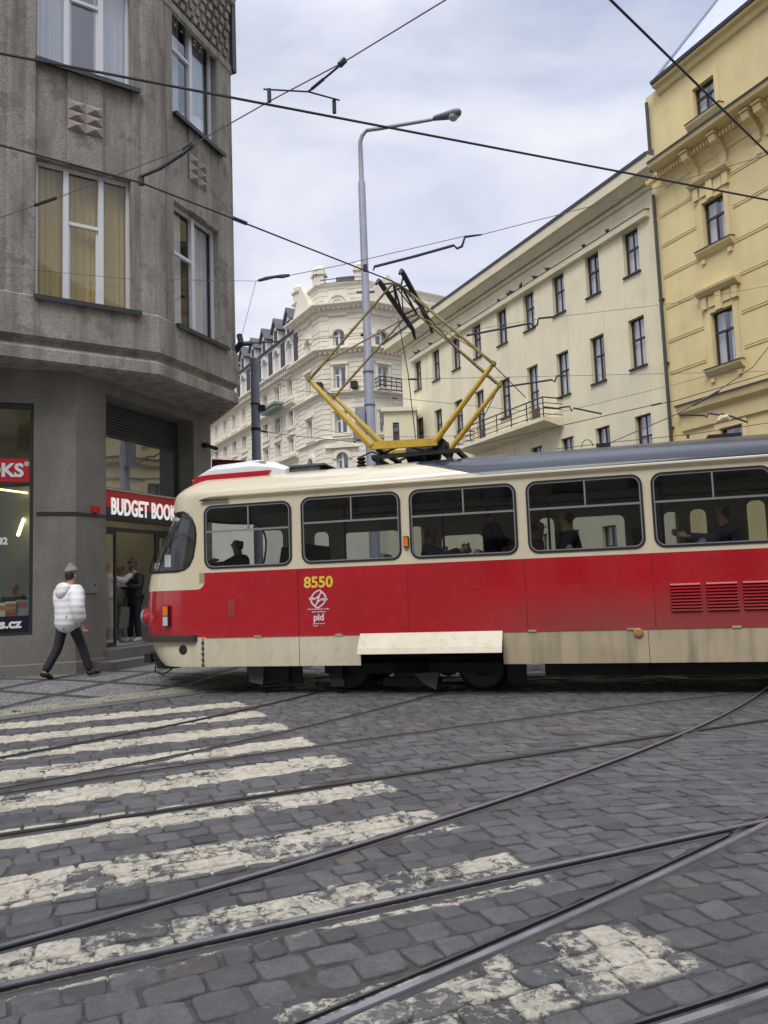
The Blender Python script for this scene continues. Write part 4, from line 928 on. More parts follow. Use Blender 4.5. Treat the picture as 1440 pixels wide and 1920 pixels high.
# ------------------------------------------------------------------ TRAM
P0T = TF.P; ANG = TF.a
M['tcream'] = mat('tram_cream_paint', (.70, .63, .46), .22, coat=.5, var=(.64, .57, .41), vs=1.2, vamt=.35, stain=(3.0, (.55, .48, .35), .25))
M['tred'] = mat('tram_red_paint', (.48, .008, .018), .20, coat=.9, var=(.38, .007, .016), vs=.8, stain=(9.0, (.62, .10, .07), .10), bump=.16, bscale=.8)
def dust(m, col, x0, x1, z0, z1, amt):             # road dust thrown up on the rear lower panels
    t = m.node_tree; L = t.links.new; p = t.nodes['Principled BSDF']; src = p.inputs['Base Color'].links[0].from_socket
    c = nd(t, 'ShaderNodeTexCoord').outputs['Object']; sx = nd(t, 'ShaderNodeSeparateXYZ'); L(c, sx.inputs[0])
    a = nd(t, 'ShaderNodeMapRange'); a.interpolation_type = 'SMOOTHSTEP'; a.inputs[1].default_value = x0; a.inputs[2].default_value = x1; L(sx.outputs[0], a.inputs[0])
    b = nd(t, 'ShaderNodeMapRange'); b.interpolation_type = 'SMOOTHSTEP'; b.inputs[1].default_value = z0; b.inputs[2].default_value = z1; L(sx.outputs[2], b.inputs[0])
    n = nd(t, 'ShaderNodeTexNoise', Scale=2.5, Detail=6.0); L(c, n.inputs[0]); k = nd(t, 'ShaderNodeMapRange'); k.inputs[1].default_value = .3; k.inputs[2].default_value = .7; k.inputs[3].default_value = amt*.7; k.inputs[4].default_value = amt; L(n.outputs[0], k.inputs[0])
    m1 = nd(t, 'ShaderNodeMath', operation='MULTIPLY'); L(a.outputs[0], m1.inputs[0]); L(b.outputs[0], m1.inputs[1]); m2 = nd(t, 'ShaderNodeMath', operation='MULTIPLY'); L(m1.outputs[0], m2.inputs[0]); L(k.outputs[0], m2.inputs[1])
    x = nd(t, 'ShaderNodeMix'); x.data_type = 'RGBA'; L(m2.outputs[0], x.inputs[0]); L(src, x.inputs[6]); x.inputs[7].default_value = (*col, 1); L(x.outputs[2], p.inputs['Base Color'])
    r_ = nd(t, 'ShaderNodeMapRange'); L(m2.outputs[0], r_.inputs[0]); r_.inputs[3].default_value = p.inputs['Coat Weight'].default_value; r_.inputs[4].default_value = 0; L(r_.outputs[0], p.inputs['Coat Weight'])
dust(M['tred'], (.26, .085, .08), .2, 3.0, 1.45, .82, .75)
M['tskirt'] = mat('tram_skirt_paint', (.68, .62, .46), .35, var=(.60, .54, .40), vs=1.0, vamt=.4, streak=((.46, .40, .29), (5, 5, .8), .4), stain=(5.0, (.36, .30, .21), .25))
M['tskirt_dirty'] = mat('dusty_skirt_paint', (.52, .44, .29), .5, var=(.42, .35, .23), vs=1.2, vamt=.5, streak=((.20, .16, .10), (6, 6, .8), .7))
M['troof'] = mat('tram_roof_paint', (.030, .038, .056), .30, spec=.2, coat=.32, var=(.022, .028, .042), vs=1.4, bump=.35, bscale=.9)
M['tglass'] = glassmat('tram_glass', (.58, .61, .61), .045, .015, wav=.05)
M['tint'] = mat('tram_interior_panel', (.16, .155, .14), .7)
M['tfloor'] = mat('tram_floor', (.04, .04, .04), .8)
M['seat'] = mat('grey_seat_shell', (.28, .29, .30), .45)
M['seatred'] = mat('dark_red_seat', (.10, .012, .02), .8)
M['ylw'] = mat('yellow_pantograph_paint', (.62, .40, .03), .45, var=(.46, .31, .05), vs=5, stain=(14., (.25, .19, .08), .5))
M['orange'] = mat('orange_lens', (.75, .20, .01), .2, coat=.5)
M['lens'] = mat('clear_lens', (.55, .53, .5), .15, coat=.5)
M['num'] = mat('yellow_numerals', (.85, .56, .07), .4)
M['logow'] = mat('white_decal', (.72, .66, .68), .4)
M['bumper'] = mat('dark_brown_buffer', (.045, .035, .033), .6)
M['acwhite'] = mat('white_roof_unit', (.76, .77, .78), .35)
tram = thing('tram', 'red and cream tram number 8550 with a raised yellow pantograph crossing the junction', 'tram', (P0T.x, P0T.y, 0), ANG)
TM = lambda: MB()                                 # tram parts are built in tram space: x along, y across, z up
th = lambda x, y, off=0.0: TF.hit(x, y, off)
J, TAIL, HW = -2.80, 9.9, 1.25
NZ = [(.38, -3.72), (.50, -3.86), (.80, -4.06), (1.0, -4.09), (1.3, -4.08), (1.55, -4.05), (1.76, -4.00), (2.0, -3.88), (2.3, -3.70), (2.62, -3.50), (2.70, -3.53), (2.80, -3.53), (2.9, -3.49), (2.98, -3.41), (3.06, -3.27), (3.14, -3.08), (3.2, -2.93), (3.3, -2.84)]
def interp(T, z):
    if z <= T[0][0]: return T[0][1]
    for a, b in zip(T, T[1:]):
        if z <= b[0]: return a[1]+(b[1]-a[1])*(z-a[0])/(b[0]-a[0])
    return T[-1][1]
ZG, ZR = 2.84, 3.26
def hw(z):
    if z <= ZG: return HW - .02*max(0, z-1.78) - .05*max(0, .5-z)
    q = min(1, (z-ZG)/(ZR-ZG)); return (HW-.02)*(1-q**2.0)**(1/2.1) if q < 1 else 0.0
def outline(z, n=16):
    h = hw(z); a = J-interp(NZ, z); e = 2/2.8; pts = []
    for i in range(n+1):
        f = math.pi/2*i/n; pts.append((J-a*math.sin(f)**e, HW-h*math.cos(f)**e, z))
    return pts
def ysurf(x, z):
    h = hw(z)
    if x >= J: return HW-h
    a = J-interp(NZ, z); q = min(1, (J-x)/a); return HW-h*(1-q**2.8)**(1/2.8)
zlev = [.40, .5, .65, .82, .95, 1.1, 1.25, 1.4, 1.58, 1.74, 1.85, 1.95, 2.05, 2.15, 2.25, 2.35, 2.45, 2.55, 2.65, 2.75, 2.84, 2.89, 2.94, 3.0, 3.06, 3.12, 3.17, 3.21, 3.24, 3.255, 3.26]
def clipf(face, a, b):
    """split polygon by the line a->b in (x,z); returns (left part, right part)"""
    def sd(p): return (b[0]-a[0])*(p[2]-a[1])-(b[1]-a[1])*(p[0]-a[0])
    L_, R_ = [], []
    n = len(face)
    for i in range(n):
        p, q = face[i], face[(i+1) % n]; sp1, sq = sd(p), sd(q)
        if sp1 >= -1e-9: L_.append(p)
        if sp1 <= 1e-9: R_.append(p)
        if (sp1 > 1e-9 and sq < -1e-9) or (sp1 < -1e-9 and sq > 1e-9):
            t = sp1/(sp1-sq); m = tuple(p[k]+(q[k]-p[k])*t for k in range(3)); L_.append(m); R_.append(m)
    return (L_ if len(L_) > 2 else None), (R_ if len(R_) > 2 else None)
def cut(faces, poly):
    """poly: convex, counter-clockwise in (x,z) -> (inside, outside)"""
    ins, out = [], []
    x0, x1 = min(p[0] for p in poly), max(p[0] for p in poly); z0, z1 = min(p[1] for p in poly), max(p[1] for p in poly)
    for f in faces:
        if max(p[0] for p in f) < x0 or min(p[0] for p in f) > x1 or max(p[2] for p in f) < z0 or min(p[2] for p in f) > z1: out.append(f); continue
        cur = f
        for i in range(len(poly)):
            L_, R_ = clipf(cur, poly[i], poly[(i+1) % len(poly)])
            if R_: out.append(R_)
            cur = L_
            if not cur: break
        if cur: ins.append(cur)
    return ins, out
def rrect(x0, x1, z0, z1, r, n=6):
    pts = []
    for cx, cz, s_ in ((x1-r, z0+r, -90), (x1-r, z1-r, 0), (x0+r, z1-r, 90), (x0+r, z0+r, 180)):
        for i in range(n+1): q = R(s_+90*i/n); pts.append((cx+r*math.cos(q), cz+r*math.sin(q)))
    return pts
near, farf = [], []
for z0, z1 in zip(zlev, zlev[1:]):
    A_, B_ = outline(z0), outline(z1)
    A_ = [(TAIL, A_[0][1], z0), (J+1.0, A_[0][1], z0)]+A_; B_ = [(TAIL, B_[0][1], z1), (J+1.0, B_[0][1], z1)]+B_
    for i in range(len(A_)-1):
        near.append([A_[i+1], A_[i], B_[i], B_[i+1]])
        farf.append([(p[0], 2*HW-p[1], p[2]) for p in (A_[i], A_[i+1], B_[i+1], B_[i])])
BL, BB = 1.735, .815
wz0, wz1 = 1.80, 2.725
wins = [(th(383, 1000)[0], th(546, 1000)[0], 1.79, 2.70), (th(565, 990)[0], th(751, 990)[0], wz0, wz1), (th(768, 975)[0], th(969, 975)[0], wz0, wz1), (th(988, 965)[0], th(1207, 965)[0], wz0, wz1), (th(1223, 950)[0], th(1223, 950)[0]+1.38, wz0, wz1)]
pt_ = wins[4][0]-wins[3][0]
for i in (1, 2, 3): wins.append((wins[4][0]+pt_*i, wins[4][0]+pt_*i+1.38, wz0, wz1))
wpoly = [rrect(a, b, c, d, .13) for a, b, c, d in wins]
Dpx = [(-4.6, 1.80), th(330, 1071), th(345, 1067), th(354, 1060), th(361, 1045), th(365, 1020), th(366, 1002), th(364, 987), th(358, 973), th(350, 964), th(341, 960)]
Dpoly = [(p[0], p[1]) for p in Dpx]; zt_D = Dpoly[-1][1]; Dpoly[0] = (-4.6, Dpoly[1][1]-.0); Dpoly.append((-4.6, zt_D))
print('D', Dpoly)
near_red_top = []
farw = []
for xa, xb, zt_ in ((392, 432, 2.5), (470, 530, 2.5), (590, 616, 2.42), (646, 748, 2.38), (768, 794, 2.42), (828, 905, 2.24), (1012, 1040, 2.44), (1075, 1172, 2.42), (1246, 1274, 2.42), (1296, 1326, 2.44), (1404, 1438, 2.52), (1446, 1474, 2.52), (1520, 1600, 2.5)):
    farw.append((th(xa, 1000, 2.5)[0], th(xb, 1000, 2.5)[0], 1.30 if xb-xa < 45 else 1.72, zt_))
glassN, glassD, glassFar = [], [], []
for p in wpoly:
    gi, near = cut(near, p); glassN.append(gi)
gD, near = cut(near, Dpoly); gD2, farf = cut(farf, Dpoly); glassD = gD+gD2
for a, b, c, d in farw:
    gi, farf = cut(farf, rrect(a, b, c, d, .09)); glassFar.append(gi)
def classify(faces):
    red, low = [], []
    _, faces = [], faces
    r_, rest = cut(faces, [(J+.08, BB), (20, BB), (20, BL), (J+.08, BL)]); red += r_
    r_, rest = cut(rest, [(-6, BB), (J+.08, BB), (J+.08, 1.50), (-6, 1.50)]); red += r_
    for k in range(5):
        c_ = [(J-.04+.12*math.sin(R(18*q)), 1.62-.12*math.cos(R(18*q))) for q in (k, k+1)]
        r_, rest = cut(rest, [c_[0], (J+.08, c_[0][1]), (J+.08, c_[1][1]), c_[1]]); red += r_
    low, rest = cut(rest, [(-6, 0), (20, 0), (20, BB), (-6, BB)])
    rp = [(th(752, 900)[0]+.05, ZG), (20, ZG), (20, 4), (th(700, 880)[0]+.3, 4), (th(700, 880)[0]+.3, 3.19), (th(735, 888)[0]+.25, 3.13), (th(748, 895)[0]+.1, 3.02)]
    top, rest = cut(rest, rp)
    t2_, rest = cut(rest, [(-1.2, 3.19), (20, 3.19), (20, 4), (-1.2, 4)])
    return red, low, top+t2_, rest
rN, lN, tN, cN = classify(near); rF, lF, tF_, cF = classify(farf)
def shell(name, faces, m, parent, off=0.0, smooth=35):
    s = MB(); mp_ = {}
    for f in faces:
        ids = []
        for p in f:
            k = (round(p[0], 4), round(p[1], 4), round(p[2], 4))
            if k not in mp_: mp_[k] = len(s.v); s.v.append(Vector((p[0], p[1]+off, p[2])))
            if not ids or ids[-1] != mp_[k]: ids.append(mp_[k])
        if len(set(ids)) > 2: s.f.append(ids); s.m.append(0)
    return s.build(name, m, parent, smooth)
body = shell('body_shell', cN+cF, M['tcream'], tram)
shell('red_side_panels', rN+rF, M['tred'], tram)
shell('roof', tN+tF_, M['troof'], tram)
# skirt panels one by one
sk = [(-6, -2.76), (-2.75, th(561, 1220)[0]), (th(562, 1220)[0], th(676, 1220)[0])]
bg0, bg1 = th(676, 1220)[0], th(942, 1220)[0]
sk2 = [(bg1+.01, th(1216, 1200)[0]), (th(1217, 1200)[0], 5.1), (5.11, 8.0), (8.01, 9.9)]
for a, b in sk+sk2:
    for src in ((lN+lF,) if b < -2 else (lN, lF)):
        f_, _ = cut(src, [(a, 0), (b, 0), (b, BB+.001), (a, BB+.001)])
        shell('skirt_panel', f_, M['tskirt'] if b < 1 else M['tskirt_dirty'], tram, smooth=40)
s = TM(); z1_ = BB-.01; fo = [(-.012, z1_+.02), (-.03, z1_), (-.17, .64), (-.20, .565), (-.185, .56), (-.01, z1_-.03)]
fa, fb = th(667, 1225, -.15)[0], th(942, 1225, -.15)[0]
s.ext(fo, fa+.03, fb); s.build('raised_skirt_flap', M['tskirt'], tram); 
s = TM(); s.ext([(.0, .56), (.0, z1_), (.02, z1_), (.02, .56)], bg0, bg1); s.build('bogie_recess', M['black'], tram)
# window gaskets, sliding frames and panes
def ring(s, poly, y, w1_, y1, mi=0):
    c = (sum(p[0] for p in poly)/len(poly), sum(p[1] for p in poly)/len(poly)); n = len(poly)
    def off(d):
        o = []
        for i in range(n):
            a, b, p = Vector(poly[i-1]), Vector(poly[(i+1) % n]), Vector(poly[i]); t = (b-a).normalized(); nn = Vector((t.y, -t.x)); o.append(p+nn*d)
        return o
    i_, o_ = off(-w1_), off(.004)
    vs = [(p.x, y, p.y) for p in i_]+[(p.x, y, p.y) for p in o_]+[(p.x, y1, p.y) for p in i_]+[(p.x, y1, p.y) for p in o_]
    fs = []
    for i in range(n):
        j = (i+1) % n; fs += [(i, n+i, n+j, j), (2*n+i, i, j, 2*n+j), (n+i, 3*n+i, 3*n+j, n+j), (3*n+i, 2*n+i, 2*n+j, 3*n+j)]
    s.add(vs, fs, mi)
def inset(poly, d):
    n = len(poly); o = []
    for i in range(n):
        a, b, p = Vector(poly[i-1]), Vector(poly[(i+1) % n]), Vector(poly[i]); t = (b-a).normalized(); o.append(tuple(p-Vector((t.y, -t.x))*d))
    return o
for i, ((a, b, c, d), p) in enumerate(zip(wins, wpoly)):
    s = TM(); ring(s, p, -.010, .022, .03); g = s.build('window', M['rubber'], tram)
    pi_ = inset(p, .022); s = TM(); ring(s, pi_, -.004, .014, .03)
    zt = d-.375 if i == 0 else d-.36
    s.box(a+.03, b-.03, -.006, .02, zt-.014, zt+.012); s.box(a+(b-a)*.515-.010, a+(b-a)*.515+.010, -.004, .02, zt+.012, d-.03)
    s.build('window_trim', M['alu'], g)
    s = TM(); s.poly([(q[0], .022, q[1]) for q in pi_]); s.build('pane', M['tglass'], g)
s = TM()
for gi in glassFar:
    for f in gi: s.poly([(q[0], q[1]-.02, q[2]) for q in f])
s.build('far_side_panes', M['tglass'], tram)
# windscreen
gD, _ = cut(glassD, Dpoly)
wsn = shell('windscreen', gD, glassmat('windscreen_glass', (.80, .84, .84), .06, .015), tram)
s = TM(); seq = Dpoly[1:-1]; 
def dense(pts, st=.06):
    o = []
    for a, b in zip(pts, pts[1:]):
        k = max(1, int(math.hypot(b[0]-a[0], b[1]-a[1])/st))
        for j in range(k): o.append((a[0]+(b[0]-a[0])*j/k, a[1]+(b[1]-a[1])*j/k))
    return o+[pts[-1]]
zlo, zhi = Dpoly[0][1], Dpoly[-1][1]
edge_lo = []; full = []
for i in range(17):
    q = math.pi/2*(1-i/16); a_ = J-interp(NZ, zlo); x_ = J-a_*math.sin(q)**.714
    if x_ < Dpoly[1][0]-.01: full.append((x_, HW-hw(zlo)*math.cos(q)**.714, zlo))
full += [(x_, ysurf(x_, z_), z_) for x_, z_ in dense(seq)]
for i in range(17):
    q = math.pi/2*i/16; a_ = J-interp(NZ, zhi); x_ = J-a_*math.sin(q)**.714
    if x_ < Dpoly[-2][0]-.01: full.append((x_, HW-hw(zhi)*math.cos(q)**.714, zhi))
loop = full+[(p[0], 2*HW-p[1], p[2]) for p in full[::-1]]
s.tube(loop, .019, 6, closed=True); s.build('windscreen_gasket', M['rubber'], wsn, 60)
s = TM()
for y_ in (.62, 1.9):
    zq = [zlo+.02+(i/8)*.62 for i in range(9)]; s.tube([(interp(NZ, z_)-.03+ .02*abs(y_-1.25), y_-(z_-zlo)*.35, z_) for z_ in zq], .009, 5)
s.build('wiper', M['black'], tram)
pw = ysurf(-3.1, zlo+.06); s = TM(); s.tube([(-3.52, ysurf(-3.52, 1.76)-.02, 1.80), (-3.40, ysurf(-3.40, 2.0)-.03, 2.12), (-3.30, ysurf(-3.30, 2.4)-.02, 2.45)], .008, 5); s.build('wiper', M['black'], tram)
# gutter rail and mouldings
s = TM(); s.tube([(-2.75, -.005, ZG-.03)]+[(x_, -.012, ZG-.005) for x_ in (-2.6, 9.9)], .020, 6); s.build('gutter_rail', M['tcream'], tram)
s = TM(); s.box(-2.77, -2.32, -.03, .0, 2.775, 2.79); s.build('rain_strip', M['rubber'], tram)
s = TM(); s.box(J+.09, TAIL, -.008, .0, BB-.008, BB+.008); s.build('waist_strip', M['tred'], tram)
# bumper
s = TM(); pts = []
for i in range(13):
    q = math.pi/2*i/12; a_ = J-interp(NZ, .8)+.07; pts.append((J-a_*math.sin(q)**.714, HW-(HW+.05)*math.cos(q)**.714))
pts = [(th(362, 1195, -.04)[0], -.05)]+pts[1:]; path = pts+[(p[0], 2*HW-p[1]) for p in pts[::-1]]
inner = [(p[0]+.05 if p[0] < J else p[0], .0 if i == 0 else p[1]+(.05 if p[1] < HW else -.05)) for i, p in enumerate(path)]
n = len(path); vs = [(p[0], p[1], z_) for z_ in (.755, .85) for p in path]+[(p[0], p[1], z_) for z_ in (.755, .85) for p in inner]
s.add(vs, [f for i in range(n-1) for f in ((i, i+1, n+i+1, n+i), (n+i, n+i+1, 3*n+i+1, 3*n+i), (2*n+i, 2*n+i+1, i+1, i))]+[(0, n, 3*n, 2*n)]); s.build('bumper', M['bumper'], tram)
# headlights in round housings
for sgn in (-1, 1):
    yy = HW+sgn*.80; xx = J-(J-interp(NZ, 1.12))*(1-(.80/HW)**2.8)**(1/2.8)
    s = TM(); s.lathe([(.13, .12), (.135, .0), (.135, -.07), (.12, -.10)], (xx+.085, yy, 1.12), 20, 0, 'x'); h = s.build('headlight', M['tred'], tram, 40)
    s = TM(); s.lathe([(.128, -.095), (.125, -.125), (.11, -.13)], (xx+.085, yy, 1.12), 20, 0, 'x'); s.build('headlight_rim', M['alu'], h, 40)
    s = TM(); s.lathe([(.108, -.11), (.07, -.135), (.01, -.14)], (xx+.085, yy, 1.12), 20, 0, 'x'); s.build('headlight_lens', M['lens'], h, 60)
q = th(319, 1141, .12); yq = ysurf(q[0], 1.1)
s = TM(); s.box(q[0]-.05, q[0]+.05, yq-.05, yq+.03, .985, 1.285); bl = s.build('indicator_cluster', M['rubber'], tram)
s = TM(); s.box(q[0]-.038, q[0]+.038, yq-.065, yq-.051, 1.14, 1.275); s.build('orange_lens', M['orange'], bl)
s = TM(); s.box(q[0]-.038, q[0]+.038, yq-.065, yq-.051, .995, 1.125); s.build('clear_lens', M['lens'], bl)
q = th(762, 1016); s = TM(); s.box(q[0]-.035, q[0]+.035, -.035, -.001, q[1]-.075, q[1]+.075); sm_ = s.build('side_marker', M['rubber'], tram)
s = TM(); s.box(q[0]-.028, q[0]+.028, -.045, -.036, q[1]-.062, q[1]+.062); s.build('orange_lens', M['orange'], sm_)
q = th(1197, 1186); s = TM(); s.lathe([(.058, 0), (.058, -.02), (.04, -.03)], (q[0], -.0, q[1]), 16, 0, 'y'); s.build('side_reflector', mat('dusty_orange_reflector', (.42, .20, .06), .5), tram)
q = th(435, 1140); s = TM(); s.box(q[0]-.05, q[0]+.05, -.006, -.001, q[1]-.13, q[1]+.12)
for i in range(12): s.box(q[0]-.045, q[0]+.045, -.012, -.006, q[1]-.12+i*.02, q[1]-.111+i*.02)
s.build('vent_grille', mat('faded_red_grille', (.42, .06, .06), .5), tram)
q = th(345, 1218, .03); s = TM(); yq = ysurf(q[0], .55); s.lathe([(.068, -.006), (.06, -.010), (.04, -.012)], (q[0], yq, q[1]), 16, 0, 'y'); s.build('towing_hole', M['black'], tram)
s = TM()
for z_ in (.42, .5, .58, .66, .74): s.box(-2.775, -2.74, -.016, -.001, z_-.018, z_+.018)
s.box(-2.765, -2.75, -.006, .0, .40, .80); s.build('skirt_hinge', mat('rusty_hinge', (.07, .05, .035), .7), tram)
# louvres low on the side
lx = [(th(1257, 1118)[0], th(1316, 1118)[0]), (th(1324, 1115)[0], th(1385, 1115)[0]), (th(1393, 1113)[0], th(1455, 1113)[0])]
lx.append((lx[2][1]+.06, lx[2][1]+.48)); zl0, zl1_ = th(1290, 1147)[1], th(1290, 1093)[1]
for a, b in lx:
    s = TM(); n = 9; dz = (zl1_-zl0)/n
    s.box(a, b, -.002, .001, zl0, zl1_, 1)
    for i in range(n): z_ = zl0+i*dz; s.ext([(-.003, z_+dz*.95), (-.026, z_+dz*.42), (-.026, z_+dz*.34), (-.003, z_+dz*.40)], a+.006, b-.006)
    s.build('louvre_panel', [M['tred'], mat('louvre_gap', (.10, .006, .009), .7) if 'lg' not in M else M['lg']], tram)
# numbers and emblem
def tram_text(name, body_, size, x, z, m, bold=0, al='CENTER', sx=1.0, sp_=1.0):
    me = text_mesh(body_, size, bold, .0015, sx, al, sp_); me.materials.clear(); me.materials.append(m); o = obj(name, me, tram, (x, -.006, z)); o.rotation_euler = (R(90), 0, 0); return o
q = th(597, 1091); hN = th(597, 1080)[1]-th(597, 1101)[1]
tram_text('fleet_number', '8550', hN*1.36, q[0], th(597, 1101)[1], M['num'], .006, sx=1.02)
q = th(597, 1123); s = TM(); cx, cz, rr = q[0], q[1], .108
def strip(pts, w_):
    pts = [Vector(p) for p in pts]; n = len(pts); L_ = []; R_ = []
    for i, p in enumerate(pts):
        t = (pts[min(i+1, n-1)]-pts[max(i-1, 0)]).normalized(); nn = Vector((-t.y, t.x))*w_/2; L_.append(p+nn); R_.append(p-nn)
    for i in range(n-1): s.poly([(R_[i].x, -.006, R_[i].y), (R_[i+1].x, -.006, R_[i+1].y), (L_[i+1].x, -.006, L_[i+1].y), (L_[i].x, -.006, L_[i].y)])
def arc(a0, a1, n=14): return [(cx+rr*math.cos(R(a0+(a1-a0)*i/n)), cz+rr*math.sin(R(a0+(a1-a0)*i/n))) for i in range(n+1)]
strip(arc(62, 8), .024); strip(arc(172+14, 172+72), .024)
for sg in (-1, 1):                                # two leaf shapes with tails
    c0 = Vector((cx-sg*.028, cz+sg*.058)); pts = []
    for i in range(21):
        q = 2*math.pi*i/20; a_, b_ = .088*math.cos(q), .036*math.sin(q); an = R(38)
        pts.append((c0.x+a_*math.cos(an)-b_*math.sin(an), c0.y+a_*math.sin(an)+b_*math.cos(an)))
    strip(pts, .020)
    strip([(cx-sg*.135, cz+sg*.006), (cx-sg*.06, cz+sg*.010)], .030)
strip([(cx-.018, cz-.04), (cx+.018, cz+.04)], .020)
s.build('round_emblem', M['logow'], tram)
tram_text('small_lettering', 'Dopravní podnik hl. m. Prahy,', .026, cx, th(597, 1143)[1], M['logow'], .0008)
tram_text('small_lettering', 'akciová společnost', .026, cx, th(597, 1148)[1], M['logow'], .0008)
tram_text('operator_lettering', 'pid', .128, cx, th(597, 1163)[1], M['logow'], .0042)
tram_text('small_lettering', 'pražská integrovaná', .022, cx, th(597, 1170)[1], M['logow'], .0006)
tram_text('small_lettering', 'doprava', .022, cx-.05, th(597, 1174)[1], M['logow'], .0006)
# roof equipment
s = TM(); xa, xb = th(377, 895, .7)[0], th(548, 880, .7)[0]
zr0 = 3.15
prof = [(xa, zr0+.02), (xa+.10, zr0+.12), (xa+.32, zr0+.26), (xa+.62, zr0+.27), (xb-.55, zr0+.29), (xb-.25, zr0+.23), (xb, zr0+.12), (xb, zr0)]
def loftbox(s, prof, y0, y1, bev, mi=0):
    rows = []
    for k, (y_, f_) in enumerate(((y0, .55), (y0+bev*.4, .85), (y0+bev, 1.0), (y1-bev, 1.0), (y1-bev*.4, .85), (y1, .55))):
        rows.append([(x_, y_, zr0+(z_-zr0)*f_) for x_, z_ in prof])
    n = len(prof)
    s.add([v for r_ in rows for v in r_], [(i*n+j, (i+1)*n+j, (i+1)*n+j+1, i*n+j+1) for i in range(5) for j in range(n-1)]+[list(range(n))[::-1], [5*n+j for j in range(n)]], mi)
loftbox(s, prof, .42, 2.08, .25); ac = s.build('roof_unit', M['acwhite'], tram, 40)
s = TM(); s.prism([(xa-.0, zr0-.06), (xb-.30, zr0-.02), (xb-.22, zr0+.075), (xa+.35, zr0+.075), (xa+.06, zr0+.06)], .40, 2.10); s.build('red_band', M['tred'], ac)
s = TM(); s.box(xa+.0, xb-.15, .38, 2.12, 3.06, 3.09); s.build('base_plate', M['black'], ac)
s = TM(); s.box(xa+.33, xa+.42, .42, .47, 3.04, 3.17); s.build('bracket', M['black'], ac)
s = TM()
for i in range(4): s.box(xb-.66+.02*i, xb-.34, .470-.0+.012*i, .50+.012*i, 3.30+i*.026, 3.308+i*.026)
s.build('vent_slots', mat('olive_slots', (.2, .2, .1), .6), ac)
s = TM(); a_, b_ = th(560, 880, .9)[0], th(612, 880, .9)[0]; s.box(a_, b_, .6, 1.7, 3.20, 3.27); s.box(a_-.03, b_+.08, .57, 1.73, 3.27, 3.295); s.build('roof_hatch', M['slate'], tram)
s = TM(); a_, b_ = th(1322, 820, 1.2)[0], th(1383, 818, 1.2)[0]; s.box(a_, b_, .9, 1.7, 3.24, 3.30); s.build('roof_hatch', M['black'], tram)
s = TM(); q = th(1101, 835, .9); s.tube([(q[0]+.075*math.cos(R(k*20)), .9, 3.27+.10*math.sin(R(k*20))) for k in range(10)], .006, 5); s.box(q[0]+.12, q[0]+.30, .8, 1.0, 3.24, 3.29); s.build('roof_antenna', M['black'], tram)
s = TM(); q = th(683, 862, .9)[0]; s.lathe([(.03, 3.2), (.07, 3.23), (.07, 3.25), (.035, 3.26), (.07, 3.28), (.07, 3.30), (.035, 3.31), (.065, 3.33), (.065, 3.35), (.02, 3.38)], (q, .75, 0), 12); s.tube([(q, .75, 3.37), (q+.15, .8, 3.44), (q+.3, .9, 3.38)], .012, 5); s.build('roof_insulator', M['black'], tram)
s = TM(); q = th(702, 862, .9)[0]; s.lathe([(.03, 3.2), (.07, 3.23), (.07, 3.25), (.035, 3.26), (.07, 3.28), (.07, 3.30), (.02, 3.34)], (q, 1.3, 0), 12); s.build('roof_insulator', M['black'], tram)
# ---- pantograph
YN, YFr = .62, 1.86
pN = lambda x, y: (th(x, y, YN)[0], YN, th(x, y, YN)[1]); pF = lambda x, y: (th(x, y, YFr)[0], YFr, th(x, y, YFr)[1])
pant = MB(); bL, bR, bLf, bRf = pN(697, 836), pN(815, 829), pF(735, 851), pF(843, 844)
zb_ = 3.40
s = TM(); x0, x1 = bL[0]-.02, bR[0]+.35
for y_ in (YN+.05, YFr-.05): s.box(x0, x1, y_-.03, y_+.03, zb_-.10, zb_-.04)
for x_ in (x0, (x0+x1)/2, x1-.06): s.box(x_, x_+.06, YN+.08, YFr-.08, zb_-.11, zb_-.05)
for x_ in (x0+.1, x1-.15):
    for y_ in (YN+.05, YFr-.05): s.lathe([(.04, 3.10), (.075, 3.14), (.04, 3.17), (.075, 3.20), (.04, 3.23), (.06, 3.30)], (x_, y_, 0), 10)
s.lathe([(.13, -.25), (.13, .25)], ((x0+x1)/2, 1.25, zb_+.04), 12, 0, 'x'); s.lathe([(.09, -.2), (.09, .2)], ((x0+x1)/2+.25, .9, zb_+.02), 12, 0, 'x')
for y_ in (YN+.15, 1.6): s.tube([(x0+.1, y_, zb_-.02), (x0+.45, y_, zb_+.10), (x0+.8, y_, zb_-.02)], .02, 6)
for x_ in (bL[0]+.1, bR[0]): s.tube([(x_, YN, zb_+.02), (x_, YFr, zb_+.02)], .04, 8)
s.box(bR[0]-.05, bR[0]+.12, YN+.05, YN+.3, zb_-.05, zb_+.12)
s.build('pantograph_base', M['black'], tram)
kL, kLf, kR, kRf = pN(580, 712), pF(627, 744), pN(925, 682), pF(937, 722)
aN1, aN2, aF1, aF2 = pN(737, 531), pN(752, 536), pF(757, 598), pF(781, 588)
s = TM()
s.tube([bL, kL], [.060, .035], 8); s.tube([bR, kR], [.045, .035], 8)
def beam(s, p, q, hh, ww):
    p, q = Vector(p), Vector(q); t = (q-p).normalized(); sd_ = Vector((0, 1, 0)); u_ = t.cross(sd_).normalized()
    s.add([p+sd_*a*ww+u_*b*hh for a, b in ((-1, -1), (1, -1), (1, 1), (-1, 1))]+[q+sd_*a*ww+u_*b*hh for a, b in ((-1, -1), (1, -1), (1, 1), (-1, 1))], [(0, 1, 2, 3), (4, 7, 6, 5), (0, 4, 5, 1), (1, 5, 6, 2), (2, 6, 7, 3), (3, 7, 4, 0)])
